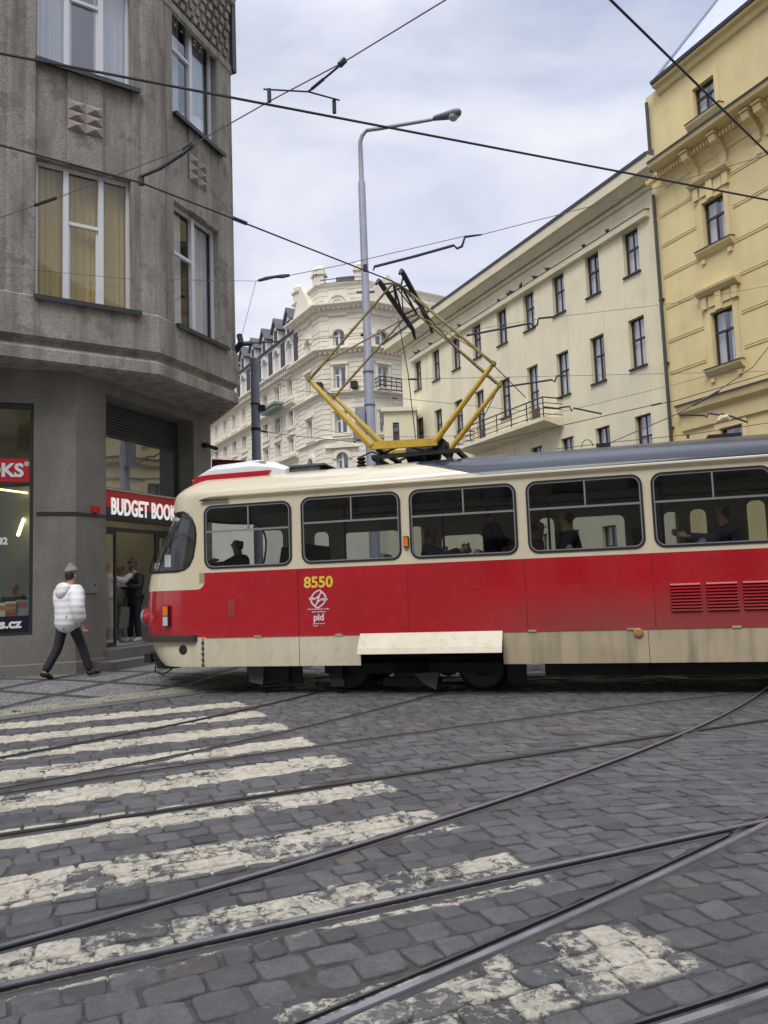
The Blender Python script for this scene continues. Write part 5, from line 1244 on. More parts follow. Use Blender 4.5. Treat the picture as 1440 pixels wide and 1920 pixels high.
beam(s, (bL[0]-.04, YN, bL[2]), (bR[0]+.04, YN, bR[2]), .055, .035); s.build('lower_frame', M['ylw'], tram, 40); s = TM(); s.tube([bLf, kLf], [.055, .032], 8); s.tube([bRf, kRf], [.045, .035], 8); beam(s, (bLf[0], YFr, bLf[2]), (bRf[0], YFr, bRf[2]), .05, .03)
s.build('lower_frame', M['ylw'], tram, 40)
s = TM()
for p, q in ((kL, aN1), (kLf, aF1), (kR, aN2), (kRf, aF2)): s.tube([p, q], [.024, .018], 6)
br = tuple(Vector(kL).lerp(Vector(aN1), .18)); s.tube([br, aF1], .014, 6)
br = tuple(Vector(kR).lerp(Vector(aN2), .15)); s.tube([aF2, br], .012, 6)
for k_ in (kL, kLf, kR, kRf): s.lathe([(.035, -.05), (.045, 0), (.035, .05)], k_, 8, 0, 'y')
s.tube([aN1, aN2], .03, 6); s.tube([aF1, aF2], .025, 6); s.tube([kL, kLf], .012, 5)
s.build('upper_frame', mat('weathered_yellow_tube', (.36, .26, .06), .5, var=(.17, .12, .05), vs=8), tram, 40)
s = TM(); s.tube([aN1, aF1], .018, 6); s.tube([aN2, aF2], .018, 6); s.tube([aN1, aF2], .010, 5); s.tube([aN2, aF1], .010, 5)
c1 = pN(715, 533); c2 = pF(770, 612); c3 = pN(757, 515); c4 = pF(803, 600)
e1, e2_, e3, e4 = (Vector(v) for v in (c1, c2, c3, c4))
for p, q in ((e1, e2_), (e3, e4)):
    d = (q-p)*.16; s.tube([p-d+Vector((0, 0, -.11)), p-d*.5, p, q, q+d*.5, q+d+Vector((0, 0, -.11))], [.02, .035, .04, .04, .035, .02], 6)
for p, q in ((aN1, (e1+e2_)/2), (aN2, (e3+e4)/2), (aF1, e2_), (aF2, e4), (aN1, e1), (aN2, e3), ((e1*.3+e2_*.7), (e3*.3+e4*.7)), ((e1*.8+e2_*.2), (e3*.8+e4*.2))): s.tube([p, q], .014, 5)
s.build('collector_head', M['wire'], tram)
s = TM(); s.tube([Vector(aF1)+Vector((-.02, -.3, -.1)), (th(765, 700, 1.2)[0], 1.2, th(765, 700, 1.2)[1]), (th(781, 822, 1.0)[0], 1.0, 3.42)], .008, 5)
s.tube([kRf, (kRf[0]-.35, YFr-.3, kRf[2]-.75)], .008, 4); s.tube([Vector(aN2), tuple(Vector(kR).lerp(Vector(aN2), .3)+Vector((-.12, .1, -.12))), Vector(kRf)+Vector((-.05, -.1, 0))], .010, 5); s.build('pantograph_cord', M['wire'], tram)
s = TM()
for x_ in [-1.28]+[(wins[i][1]+wins[i+1][0])/2 for i in range(0, 7)]: s.box(x_-.003, x_+.003, -.0035, -.0005, BB+.01, BL-.005)
s.build('panel_joint', mat('panel_gap', (.16, .004, .008), .6), tram)
s = TM(); x_ = J+.15
while x_ < 6: s.lathe([(.0045, 0), (.0045, -.003)], (x_, -.008, BB), 6, 0, 'y'); x_ += .11
s.build('rivet_row', M['tred'], tram)
for x_ in (-1.9, -.7, .7, 1.9, 3.1, 4.3): s = TM(); s.box(x_-.05, x_+.05, -.014, -.001, BB-.012, BB+.012); s.build('flap_hinge', M['tskirt_dirty'], tram)
# ---- underframe: bogie, wheels, sand boxes, coupler
wc = .22
def wheel(x_, y_, parent):
    s = TM(); s.lathe([(.10, -.02), (.16, -.06), (.30, -.05), (.32, -.02), (.345, .03), (.36, .05), (.36, .07), (.2, .07), (.1, .06)], (x_, y_, .345), 28, 0, 'y'); return s.build('wheel', mat('dirty_wheel', (.045, .04, .036), .6) if 'whl' not in M else M['whl'], parent, 30)
M['whl'] = mat('dirty_wheel', (.045, .04, .036), .6)
for bc in (wc, wc+6.4):
    for dx in (-.95, .95):
        for y_ in (.50, 1.95): wheel(bc+dx, y_, tram)
    s = TM()
    for y_ in (.35, 2.10): s.box(bc-1.25, bc+1.25, y_-.05, y_+.05, .26, .48)
    s.box(bc-.25, bc+.25, .3, 2.2, .2, .5); s.box(bc-.4, bc+.4, .28, .42, .09, .20)
    s.lathe([(.16, -.3), (.16, .3)], (bc-.45, .9, .36), 12, 0, 'y'); s.lathe([(.18, -.3), (.18, .3)], (bc+.45, .9, .36), 12, 0, 'y')
    s.build('bogie', M['black'], tram)
s = TM(); s.box(-2.2, -1.55, .25, .75, .17, .40); s.box(-1.56, -1.38, .3, .35, .12, .40); s.build('life_tray', M['black'], tram); s = TM(); s.box(bg0-.45, bg0-.33, .18, .24, .10, .40); s.box(bg0-.5, bg0-.3, .16, .26, .10, .20); s.build('lifeguard', M['black'], tram)
s = TM(); q = th(812, 1270, .3)[0]; s.prism([(q-.25, .26), (q+.1, .28), (q+.05, .05), (q-.1, .12)], .22, .34); s.build('mud_flap', mat('grey_mud_flap', (.10, .10, .10), .8), tram); s = TM(); q = th(480, 1265, .2)[0]; s.prism([(q-.15, .38), (q+.12, .40), (q+.10, .12), (q-.1, .16)], .2, .3); s.build('mud_flap', mat('grey_mud_flap', (.10, .10, .10), .8), tram)
q = th(968, 1250, .3)[0]; s = TM(); s.box(q-.12, q+.12, .3, .45, .12, .42); s.box(th(1022, 1245, .3)[0], TAIL-.4, .25, 2.2, .22, .40); s.box(th(1185, 1245, .25)[0], th(1215, 1245, .25)[0], .15, .25, .26, .42); s.build('underfloor_boxes', M['black'], tram)
s = TM(); s.poly([(J, .1, .42), (TAIL, .1, .42), (TAIL, 2.4, .42), (J, 2.4, .42)]); s.poly([(J, .1, .42), (J, 2.4, .42), (-3.5, 2.0, .42), (-3.5, .5, .42)]); s.build('underside', M['black'], tram)
s = TM(); s.box(-4.35, -3.6, 1.15, 1.35, .40, .52); s.box(-4.42, -4.3, 1.1, 1.4, .36, .50); s.tube([(-4.2, 1.1, .40), (-4.1, .9, .24), (-3.9, .8, .20), (-3.7, .75, .30)], .012, 6); s.box(-4.1, -3.75, .95, 1.15, .28, .38); s.build('coupler', M['black'], tram)
# ---- interior
s = TM(); s.box(-3.5, TAIL, .08, 2.42, .90, .94); s.build('floor', M['tfloor'], tram)
s = TM(); s.poly([(-3.0, .06, 2.80), (TAIL, .06, 2.80), (TAIL, 2.44, 2.80), (-3.0, 2.44, 2.80)]); s.build('ceiling', M['tint'], tram)
s = TM(); s.poly([(J, .05, .9), (TAIL, .05, .9), (TAIL, .05, 1.76), (J, .05, 1.76)]); s.poly([(TAIL-.01, 0, .9), (TAIL-.01, 2.5, .9), (TAIL-.01, 2.5, 2.8), (TAIL-.01, 0, 2.8)]); s.build('inner_lining', M['tint'], tram)
s = TM(); s.poly([(-1.28, .1, .94), (-1.28, .1+1.3, .94), (-1.28, 1.4, 2.1), (-1.28, .1, 2.1)]); s.box(-1.3, -1.26, .06, 2.4, .94, 1.55); s.box(-3.55, -3.0, .45, 2.05, .94, 1.72); s.build('cab_partition', M['tfloor'], tram)
s = TM(); s.box(-3.42, -3.05, .5, 1.3, 1.72, 1.82); s.tube([(-3.2, .7, 1.82), (-3.0, .75, 1.95), (-2.9, .8, 1.95)], .02, 6); s.build('dashboard', mat('grey_console', (.12, .14, .17), .5), tram)
xq = th(322, 1050, .22)[0]; s = TM(); zq = 1.93; s.box(xq-.05, xq+.05, ysurf(xq, zq)+.03, ysurf(xq, zq)+.034, zq-.08, zq+.10); s.build('paper_notice', M['acwhite'], tram)
me = text_mesh('410', .15, .004, .001, 1.0); me.materials.clear(); me.materials.append(M['acwhite']); xq = th(302, 1058, .4)[0]; o = obj('route_plate', me, tram, (xq, ysurf(xq, 1.88)+.04, 1.82)); o.rotation_euler = (R(90), 0, R(-35))
s = TM()
for x_ in (-.75, .7, 2.15, 3.6, 5.05): s.tube([(x_, .55, .94), (x_, .55, 2.8)], .017, 6)
for y_ in (.65, 1.85): s.tube([(-1.2, y_, 2.62), (TAIL, y_, 2.62)], .016, 6)
for a, b, c, d in farw:
    if b-a > 1: s.tube([(a, 2.42, c+.14), (b, 2.42, c+.14)], .012, 5); s.tube([(a, 2.42, c+.27), (b, 2.42, c+.27)], .012, 5)
s.build('handrails', M['wire'], tram)
for x_ in (-.15, 1.15, 2.35, 3.95, 5.2):
    for y_ in (.32, 2.0):
        s = TM(); s.ext([(y_-.2, 1.35), (y_+.2, 1.35), (y_+.2, 1.40), (y_-.2, 1.40)], x_-.42, x_-.02)
        s.prism([(x_-.04, 1.38), (x_+.02, 1.38), (x_+.10, 1.80), (x_+.10, 1.88), (x_+.06, 1.90), (x_+.02, 1.86)], y_-.2, y_+.2); s.box(x_-.25, x_-.18, y_-.05, y_+.05, .94, 1.35)
        st = s.build('seat', M['seat'], tram)
        s = TM(); s.prism([(x_-.06, 1.42), (x_-.04, 1.42), (x_+.02, 1.80), (x_, 1.82)], y_-.17, y_+.17); s.build('cushion', M['seatred'], st)
s = TM(); s.prism([(-2.0, 1.3), (-1.9, 1.3), (-1.75, 2.05), (-1.85, 2.1)], .8, 1.25); s.box(-2.4, -1.95, .8, 1.25, 1.28, 1.38); s.box(-2.25, -2.1, .95, 1.1, .94, 1.28); s.build('driver_seat', M['tfloor'], tram)
# ------------------------------------------------------------------ poles
def lamp():
    B = atY(693, 760, 18); r_ = thing('street_lamp', 'tall tapering grey street lamp with a curved arm rising behind the tram', 'street lamp', (B.x, 18, 0))
    zz = lambda y: atY(690, y, 18).z
    s = MB(); s.lathe([(.13, 0), (.125, zz(672)), (.095, zz(668)), (.088, zz(342)), (.062, zz(338)), (.055, zz(268)-.1)], (0, 0, 0), 14)
    zt = zz(262); hd = atY(812, 224, 17.2)-r_.location; ar = atY(712, 241, 17.9)-r_.location
    s.tube([(0, 0, zz(272)-.1), (0, 0, zt-.05), (.05, -.01, zt+.10), (.17, -.04, zt+.22), (ar.x, ar.y, ar.z), (hd.x, hd.y, hd.z)], [.055, .053, .05, .047, .045, .038], 8)
    s.build('pole', M['pole'], r_, 40)
    tp = atY(865, 213, 16.9)-r_.location; s = MB(); d = tp-hd; n = 7
    pr_ = [(0, .05, .05), (.06, .07, .065), (.35, .10, .09), (.7, .14, .12), (.92, .13, .10), (1, .05, .04)]
    vs = []
    for t, a, b in pr_:
        c = hd+d*t
        for k in range(10): q = 2*math.pi*k/10; vs.append(c+Vector((0, a*math.cos(q), b*max(-.45, math.sin(q))+.02)))
    s.add(vs, [(i*10+k, i*10+(k+1) % 10, (i+1)*10+(k+1) % 10, (i+1)*10+k) for i in range(5) for k in range(10)]+[list(range(10))[::-1], [50+k for k in range(10)]]); h = s.build('lamp_head', M['lamphead'], r_, 50)
    s = MB(); c = hd+d*.72+Vector((0, 0, -.04)); s.lathe([(.02, -.085), (.08, -.07), (.11, -.03), (.115, .02)], c, 14); s.build('lamp_bowl', M['lampglass'], h, 60)
    s = MB(); q = atY(677, 795, 17.9)-r_.location; s.box(q.x-.13, q.x+.10, -.16, .16, zz(825), zz(766)); s.box(q.x-.2, q.x-.14, -.1, .1, zz(828), zz(806)); bx_ = s.build('control_box', M['pole'], r_)
    s = MB(); s.lathe([(.135, zz(700)), (.135, zz(697))], (0, 0, 0), 14); s.lathe([(.135, zz(762)), (.135, zz(759))], (0, 0, 0), 14); s.box(-.22, .22, -.03, .03, zz(549), zz(546)); s.build('pole_band', M['lamphead'], r_)
lamp()
B = atY(479, 760, 20); mp_ = thing('catenary_mast', 'plain round grey mast between the corner building and the tram', 'mast', (B.x, 20, 0))
s = MB(); s.lathe([(.125, 0), (.118, atY(478, 673, 20).z), (.09, atY(478, 672, 20).z+.01)], (0, 0, 0), 18); s.build('pole', mat('dark_grey_mast_paint', (.23, .25, .30), .5, var=(.18, .20, .24), vs=4), mp_, 40)
s = MB(); s.lathe([(.13, atY(478, 760, 20).z), (.13, atY(478, 757, 20).z)], (0, 0, 0), 16); s.lathe([(.13, atY(478, 808, 20).z), (.13, atY(478, 803, 20).z)], (0, 0, 0), 16); q = atY(492, 763, 19.8)-mp_.location; s.box(.1, q.x+.05, -.12, .04, q.z-.06, q.z+.08); s.build('mast_clamp', M['black'], mp_)
# ------------------------------------------------------------------ overhead wires
def wire(name, lab, cat, pts, r_=.008, m='wire', extra=None, group='overhead tram wires'):
    s = MB(); loc = pts[0]
    o = thing(name, lab, cat, tuple(loc), 0, group); s.o = Vector(loc); P = [Vector(p) for p in pts]
    s.tube(P, r_, 6); s.build('cable', M[m], o)
    for nm, mm, segs in (extra or []):
        for seg, rr in segs:
            t_ = MB(); t_.o = Vector(loc); t_.tube(seg, rr, 8); t_.build(nm, M[mm], o)
    return o
def ext_line(a, b, ea=0, eb=0): d = b-a; return a-d*ea, b+d*eb
zA = 5.75
a, b = ext_line(atz(0, 100, zA), atz(1440, 375, zA), 1.5, .7)
cl1, cl2 = atz(505, 187, zA), atz(627, 208, zA)
kn = atz(578, 172, zA+.12); hub = atz(643, 118, zA+.30)
up = lambda p, h=.10: [(p+Vector((0, 0, -.02))), (p+Vector((0, 0, h)))]
wire('contact_wire', 'thick contact wire crossing the sky from the left edge down to the yellow building', 'wire', [a, b], .012, extra=[('clamp', 'wire', [(up(cl1, .10), .018), (up(cl2, .10), .018)])])
wire('bridle', 'small v-shaped wire bridle clamped to the upper contact wire', 'wire bridle', [cl1+Vector((-.05, 0, .1)), kn, cl2+Vector((.05, 0, .1))], .008, extra=[('turnbuckle', 'wire', [([kn, hub], .010), ([hub+Vector((-.03, 0, -.02)), hub+Vector((.02, 0, .03))], .028), ([kn+(hub-kn)*.1, kn+(hub-kn)*.45], .014)])])
q0, q1 = atz(735, 527, 5.72), atz(0, 272, 5.72)
wire('contact_wire', 'contact wire from the left edge to the collector head of the pantograph', 'wire', [q1-(atz(440, 410, 5.75)-q1)*1.5, q1, atz(265, 343, 5.74), atz(440, 411, 5.74), atz(600, 474, 5.73), q0, atz(770, 548, 5.72), atY(905, 664, 14.6), atY(985, 745, 18.5)], .011,
     extra=[('splice', 'wire', [([atz(437, 409, 5.74), atz(462, 419, 5.74)], .024)]), ('clamp', 'wire', [(up(atz(685, 506, 5.72), .07), .03), (up(atz(265, 343, 5.74), .08), .03)])])
a, b = ext_line(atz(1145, 0, zA), atz(1440, 288, zA), .5, .6)
wire('contact_wire', 'contact wire slanting steeply down across the top right corner', 'wire', [a, b], .010)
zS_ = 6.05
sp_pts = [atz(835, 0, zS_), atz(645, 116, zS_), atz(505, 190, zS_), atz(355, 275, zS_), atz(100, 374, zS_), atz(0, 408, zS_)]
sp_pts = [sp_pts[0]+(sp_pts[0]-sp_pts[1])*1.2]+sp_pts+[sp_pts[-1]+(sp_pts[-1]-sp_pts[-2])*1.0]
wire('span_wire', 'thin span wire falling from the top middle to the left edge over the corner building', 'wire', sp_pts, .006, 'wiregrey', [('insulator', 'wire', [([atz(65, 385, zS_), atz(105, 371, zS_)], .02), ([atz(347, 281, zS_), atz(360, 272, zS_)], .035)])])
wire('pull_off_arm', 'dark tubular pull-off arm in front of the corner building', 'support arm', [atz(262, 332, 5.80), atz(300, 316, 5.85), atz(345, 287, 5.95), atz(355, 277, 6.0)], [.018, .020, .020, .014], extra=[('clamp', 'wire', [([atz(262, 332, 5.80), atz(265, 343, 5.74)], .02)])], group='pull-off arms of the overhead line')
hA, hB = UB.w((UB.hit(441, 645)[0], -.15, UB.hit(441, 645)[1])), None
p480 = atY(480, 527, 15.8)
wire('span_wire', 'thin span wire tied to the corner building and running right over the pantograph', 'wire', [UA.w((-4, -.1, UA.hit(10, 520)[1])), atY(240, 523, 13.6), p480], .005, 'wiregrey', [('tie', 'wiregrey', [([p480, hA+Vector((0, 0, .1))], .005)])])
pts = [p480, atY(545, 516, 16), atY(640, 497, 16), atY(870, 443, 16), atY(903, 440, 16), atY(1150, 376, 16), atY(1440, 290, 15.5), atY(1700, 210, 15)]
wire('span_wire', 'span wire with a long ribbed insulator left of the street lamp', 'wire', pts, .008, 'wiregrey', [('insulator', 'wire', [([atY(485, 526, 15.8), atY(500, 522, 15.9), atY(515, 519, 15.9), atY(530, 518, 16), atY(543, 516, 16)], [.03, .04, .03, .045, .03])])])
wire('pull_off_arm', 'long pull-off arm with a cranked end above the pantograph', 'support arm', [atY(700, 507, 15.9), atY(702, 500, 15.9), atY(780, 480, 15.9), atY(851, 460, 15.9), atY(857, 466, 15.9), atY(866, 462, 15.9), atY(872, 444, 15.95), atY(903, 440, 16)], [.015, .032, .032, .032, .03, .03, .03, .018], group='pull-off arms of the overhead line')
p0 = hA
wire('span_wire', 'span wire anchored on the corner building by a short dark insulator', 'wire', [p0, atY(490, 643, 17), atY(640, 632, 17.5), atY(700, 627, 18.5), atY(890, 618, 22), atY(1010, 598, 24), atY(1270, 568, 24), atY(1440, 536, 24)], .007, 'wiregrey', [('insulator', 'wire', [([atY(449, 645, 16.6), atY(455, 645, 16.6), atY(468, 644, 16.7), atY(474, 643, 16.7)], [.03, .055, .055, .03]), ([atY(475, 643, 16.7), atY(525, 640, 17)], .018), ([atY(676, 628, 18), atY(695, 627, 18)], .04)]), ('wall_anchor', 'black', [([hA+Vector((-.15, .1, -.15)), hA+Vector((0, 0, 0)), hA+Vector((-.05, .1, .2))], .07)])])
wire('pull_off_arm', 'thin pull-off arm over the upper windows of the cream building', 'support arm', [atY(875, 629, 24), atY(995, 606, 24), atY(1000, 612, 24), atY(1007, 610, 24), atY(1010, 597, 24), atY(1040, 594, 24)], .035, group='pull-off arms of the overhead line')
wire('span_wire', 'level span wire passing behind the pantograph knees', 'wire', [atY(430, 713, 22), atY(760, 711, 22), atY(1050, 705, 22), atY(1440, 696, 22)], .007, 'wiregrey', [('insulator', 'wire', [([atY(765, 711, 22), atY(782, 711, 22)], .03)])])
wire('pull_off_arm', 'pull-off arm above the right end of the balcony', 'support arm', [atY(943, 726, 22), atY(1035, 712, 22), atY(1040, 716, 22), atY(1044, 705, 22), atY(1060, 704, 22)], .028, group='pull-off arms of the overhead line')
wire('span_wire', 'sagging span wire from the grey mast towards the lamp post', 'wire', [atY(486, 808, 20), atY(560, 818, 20), atY(670, 829, 20), atY(800, 842, 20)], .009, 'wiregrey', [('insulator', 'wire', [([atY(490, 808, 20), atY(500, 810, 20)], .03)])])
wire('span_wire', 'thin wire dipping from behind the mast across the ornate facade', 'wire', [atY(470, 704, 30), atY(560, 733, 30), atY(760, 748, 30), atY(1000, 772, 30)], .01, 'wiregrey', [('insulator', 'wire', [([atY(735, 746, 30), atY(745, 747, 30)], .03)])])
wire('span_wire', 'lowest thick wire climbing from the balcony to the yellow building', 'wire', [atY(870, 840, 20), atY(1000, 810, 20), atY(1230, 758, 20), atY(1265, 752, 20), atY(1440, 700, 20), atY(1600, 650, 20)], .011, 'wire', [('insulator', 'wire', [([atY(1222, 760, 20), atY(1240, 756, 20)], .025)])])
wire('span_wire', 'wire rising steeply to the right edge in front of the yellow cornice', 'wire', [atY(1140, 832, 18), atY(1270, 776, 18), atY(1345, 734, 18), atY(1412, 688, 18), atY(1440, 652, 18), atY(1500, 580, 18)], .010, 'wire', [('insulator', 'wire', [([atY(1300, 760, 18), atY(1348, 733, 18)], .026)])])
wire('span_wire', 'short wire with an arm just above the tram roof on the right', 'wire', [atY(1040, 842, 21), atY(1160, 828, 21), atY(1290, 815, 21), atY(1440, 793, 21)], .009, 'wire', [('insulator', 'wire', [([atY(1290, 822, 21), atY(1290, 815, 21)], .04)])])
wire('pull_off_arm', 'pull-off arm between the two lowest window rows of the cream building', 'support arm', [atY(1020, 763, 22), atY(1045, 766, 22), atY(1052, 764, 22), atY(1068, 762, 22), atY(1072, 771, 22), atY(1076, 765, 22), atY(1128, 776, 22)], .026, group='pull-off arms of the overhead line')
wire('pull_off_arm', 'pull-off arm in front of the downpipe of the yellow building', 'support arm', [atY(1275, 778, 22), atY(1322, 779, 22), atY(1325, 783, 22), atY(1328, 775, 22), atY(1350, 778, 22)], .026, group='pull-off arms of the overhead line')
wire('pull_off_arm', 'short arm with a pale coil low on the yellow building', 'support arm', [atY(1352, 776, 22), atY(1372, 781, 22), atY(1402, 792, 22)], .028, extra=[('wire_coil', 'cream', [([atY(1346, 790, 22), atY(1352, 784, 22), atY(1362, 782, 22), atY(1368, 788, 22)], [.05, .09, .09, .05])])], group='pull-off arms of the overhead line')
wire('span_wire', 'thin wire crossing the cream building just below the upper balcony door', 'wire', [atY(700, 708, 26), atY(1000, 708, 26)] if 0 else [atY(560, 800, 26), atY(700, 820, 26), atY(870, 817, 26), atY(1270, 720, 26), atY(1440, 672, 26)], .008, 'wiregrey')
# ------------------------------------------------------------------ pigeons
def pigeon(px, py, k, dark):
    t = CF.hit(px, py+3, -.22); P = CF.w((t[0], -.22, z1t+.335)); s = MB()
    pr_ = [(.0, -.17, .10), (.02, -.15, .10), (.03, -.09, .105), (.065, -.02, .12), (.07, .05, .14), (.045, .10, .17), (.03, .125, .21), (.035, .14, .24), (.02, .165, .25), (.004, .195, .24)]
    vs = []
    for r_, x_, z_ in pr_:
        for q in range(8): a = 2*math.pi*q/8; vs.append((x_*1.25, r_*math.cos(a)*1.1, z_*.9+r_*math.sin(a)*1.2-.02))
    s.add(vs, [(i*8+q, i*8+(q+1) % 8, (i+1)*8+(q+1) % 8, (i+1)*8+q) for i in range(len(pr_)-1) for q in range(8)])
    s.tube([(.0, .02, .08), (.01, .02, 0)], .008, 4); s.tube([(.0, -.02, .08), (.01, -.02, 0)], .008, 4)
    o = s.build('pigeon', M['wire'] if dark else M['pipe'], None, 60); o.location = P; o.rotation_euler = (0, 0, CF.a+k); tag(o, 'small dark pigeon perched on the window ledge of the cream building', 'pigeon', 'pigeons on the ledge')
for i, (px, py) in enumerate(((1139, 439), (1095, 466), (1027, 508), (1003, 523), (976, 540), (959, 551), (953, 556), (935, 566), (861, 612), (807, 649), (785, 661), (780, 665))): pigeon(px, py, random.choice((0, math.pi))+random.uniform(-.5, .5), i % 2)
# ------------------------------------------------------------------ people
def skin_mesh(name, nodes, edges, m, parent, lvl=2, extra=None):
    me = bpy.data.meshes.new(name); names = list(nodes); ix = {n: i for i, n in enumerate(names)}
    me.from_pydata([nodes[n][0] for n in names], [(ix[a], ix[b]) for a, b in edges], [])
    o = bpy.data.objects.new('tmp', me); C.objects.link(o); o.modifiers.new('s', 'SKIN'); sub = o.modifiers.new('d', 'SUBSURF'); sub.levels = lvl; sub.render_levels = lvl
    if not me.skin_vertices:
        bpy.context.view_layer.objects.active = o
        me.attributes.new('x', 'FLOAT', 'POINT')
    for n in names:
        v = me.skin_vertices[0].data[ix[n]]; r_ = nodes[n][1]; v.radius = r_ if isinstance(r_, tuple) else (r_, r_); v.use_root = (ix[n] == 0)
    dg = bpy.context.evaluated_depsgraph_get(); nm = bpy.data.meshes.new_from_object(o.evaluated_get(dg)); nm.name = name; bpy.data.objects.remove(o)
    if extra and len(extra.v):
        b = MB(); b.v = [v.co.copy() for v in nm.vertices]; b.f = [list(p.vertices) for p in nm.polygons]; b.m = [0]*len(b.f); k = len(b.v); b.v += extra.v; b.f += [[i+k for i in f] for f in extra.f]; b.m += extra.m
        return b.build(name, m, parent, 180)
    nm.materials.clear(); nm.materials.append(m); nm.polygons.foreach_set('use_smooth', [True]*len(nm.polygons)); return obj(name, nm, parent)
SK = mat('skin', (.48, .27, .19), .55)
def hand(s, w_, d, side, curl=.5):
    """palm and five bent fingers leaving the wrist w_ in direction d; side points to the thumb"""
    w_, d, side = Vector(w_), Vector(d).normalized(), Vector(side).normalized(); side = (side-d*side.dot(d)).normalized(); n = d.cross(side).normalized()
    pts = []
    for a, b, c in ((0, .022, .014), (.04, .036, .015), (.08, .040, .013), (.09, .036, .010)):
        for k in range(8): q = 2*math.pi*k/8; pts.append(w_+d*a+side*b*math.cos(q)+n*c*math.sin(q))
    s.add(pts, [(i*8+k, i*8+(k+1) % 8, (i+1)*8+(k+1) % 8, (i+1)*8+k) for i in range(3) for k in range(8)]+[[24+k for k in range(8)]])
    for k, L_ in enumerate((.070, .080, .074, .058)):
        b = w_+d*.085+side*(.029-.0195*k); a1 = curl*.7; a2 = curl*1.6
        p1 = b+(d*math.cos(a1)+n*math.sin(a1))*L_*.45; p2 = p1+(d*math.cos(a2)+n*math.sin(a2))*L_*.32; p3 = p2+(d*math.cos(a2*1.3)+n*math.sin(a2*1.3))*L_*.26
        s.tube([b, p1, p2, p3], [.0095, .0088, .008, .006], 6)
    b = w_+d*.03+side*.03; p1 = b+(side*.7+d*.6+n*.3).normalized()*.035; p2 = p1+(d*.9+side*.15+n*.5).normalized()*.03; s.tube([b, p1, p2], [.012, .010, .007], 6)
def person(lab, loc, head, J_, top, bot, shoe, hair, scale=1.0, puffy=0.0, cat='person', longhair=False, hat=None, group=None, hood=False, coat_low=.86):
    r_ = thing('person', lab, cat, loc, head, group); r_.scale = (scale,)*3
    D = dict(pel=(0, 0, .94), bel=(0, .01, 1.10), che=(0, .01, 1.30), nck=(0, 0, 1.47), hd0=(0, .02, 1.56), hd1=(0, .03, 1.645), hd2=(0, .015, 1.72),
             hpl=(-.095, 0, .90), knl=(-.10, .03, .50), anl=(-.10, -.01, .09), tol=(-.11, .15, .04), hpr=(.095, 0, .90), knr=(.10, .03, .50), anr=(.10, -.01, .09), tor=(.11, .15, .04),
             shl=(-.17, 0, 1.40), ell=(-.23, -.02, 1.13), wrl=(-.24, .06, .88), shr=(.17, 0, 1.40), elr=(.23, -.02, 1.13), wrr=(.24, .06, .88))
    D.update(J_)
    dh = Vector(D['nck'])-Vector((0, 0, 1.47))
    for k in ('hd0', 'hd1', 'hd2'):
        if k not in J_: D[k] = tuple(Vector(D[k])+dh)
    R_ = dict(pel=(.13, .10), bel=(.12, .095), che=(.15, .105), nck=.055, hd0=(.062, .075), hd1=(.078, .095), hd2=(.06, .07), hpl=.085, knl=.058, anl=.042, tol=.035, hpr=.085, knr=.058, anr=.042, tor=.035, shl=.062, ell=.043, wrl=.028, shr=.062, elr=.043, wrr=.028)
    E_ = [('pel', 'bel'), ('bel', 'che'), ('che', 'nck'), ('nck', 'hd0'), ('hd0', 'hd1'), ('hd1', 'hd2'), ('pel', 'hpl'), ('hpl', 'knl'), ('knl', 'anl'), ('anl', 'tol'), ('pel', 'hpr'), ('hpr', 'knr'), ('knr', 'anr'), ('anr', 'tor'), ('che', 'shl'), ('shl', 'ell'), ('ell', 'wrl'), ('che', 'shr'), ('shr', 'elr'), ('elr', 'wrr')]
    order = ['pel']+[k for k in R_ if k != 'pel']
    ex = MB(); 
    for w_, e_, sg in (('wrl', 'ell', 1), ('wrr', 'elr', -1)):
        d_ = Vector(D[w_])-Vector(D[e_]); sdv = Vector((sg*.4, .9, .2)) if abs(d_.normalized().y) < .7 else Vector((sg*.3, 0, 1)); hand(ex, D[w_], d_, sdv, .7)
    h1 = Vector(D['hd1']); 
    ex.add([h1+Vector(v) for v in ((-.012, .085, -.02), (.012, .085, -.02), (0, .085, .02), (0, .112, -.022))], [(0, 3, 2), (1, 2, 3), (0, 1, 3)])     # nose
    for sg in (-1, 1): ex.lathe([(.005, -.008), (.02, 0), (.005, .01)], tuple(h1+Vector((sg*.078, 0, -.015))), 8, 0, 'x')
    body = skin_mesh('body', {k: (D[k], R_[k]) for k in order}, E_, SK, r_, 2, ex)
    s = MB()
    for sg in (-1, 1): s.lathe([(.003, -.006), (.010, -.002), (.003, .005)], tuple(h1+Vector((sg*.03, .089, .008))), 6, 0, 'y')
    s.box(h1.x-.022, h1.x+.022, h1.y+.080, h1.y+.087, h1.z-.052, h1.z-.045); s.build('eyes_and_mouth', M['black'], r_)
    # clothing
    p_ = puffy
    n1 = {'pel': ((D['pel'][0], D['pel'][1], coat_low if coat_low < .94 else .94), (.155+p_, .125+p_)), 'pm': (tuple(Vector(D['pel']).lerp(Vector(D['bel']), .6)), (.15+p_, .12+p_)), 'bel': (D['bel'], (.145+p_, .12+p_)), 'che': (D['che'], (.165+p_, .125+p_)), 'nck': (tuple(Vector(D['nck'])+Vector((0, 0, -.03))), (.085+p_*.5, .08+p_*.5)), 'shl': (D['shl'], .08+p_*.6), 'ell': (D['ell'], .062+p_*.8), 'wrl': (tuple(Vector(D['wrl']).lerp(Vector(D['ell']), .08)), .045+p_*.5), 'shr': (D['shr'], .08+p_*.6), 'elr': (D['elr'], .062+p_*.8), 'wrr': (tuple(Vector(D['wrr']).lerp(Vector(D['elr']), .08)), .045+p_*.5)}
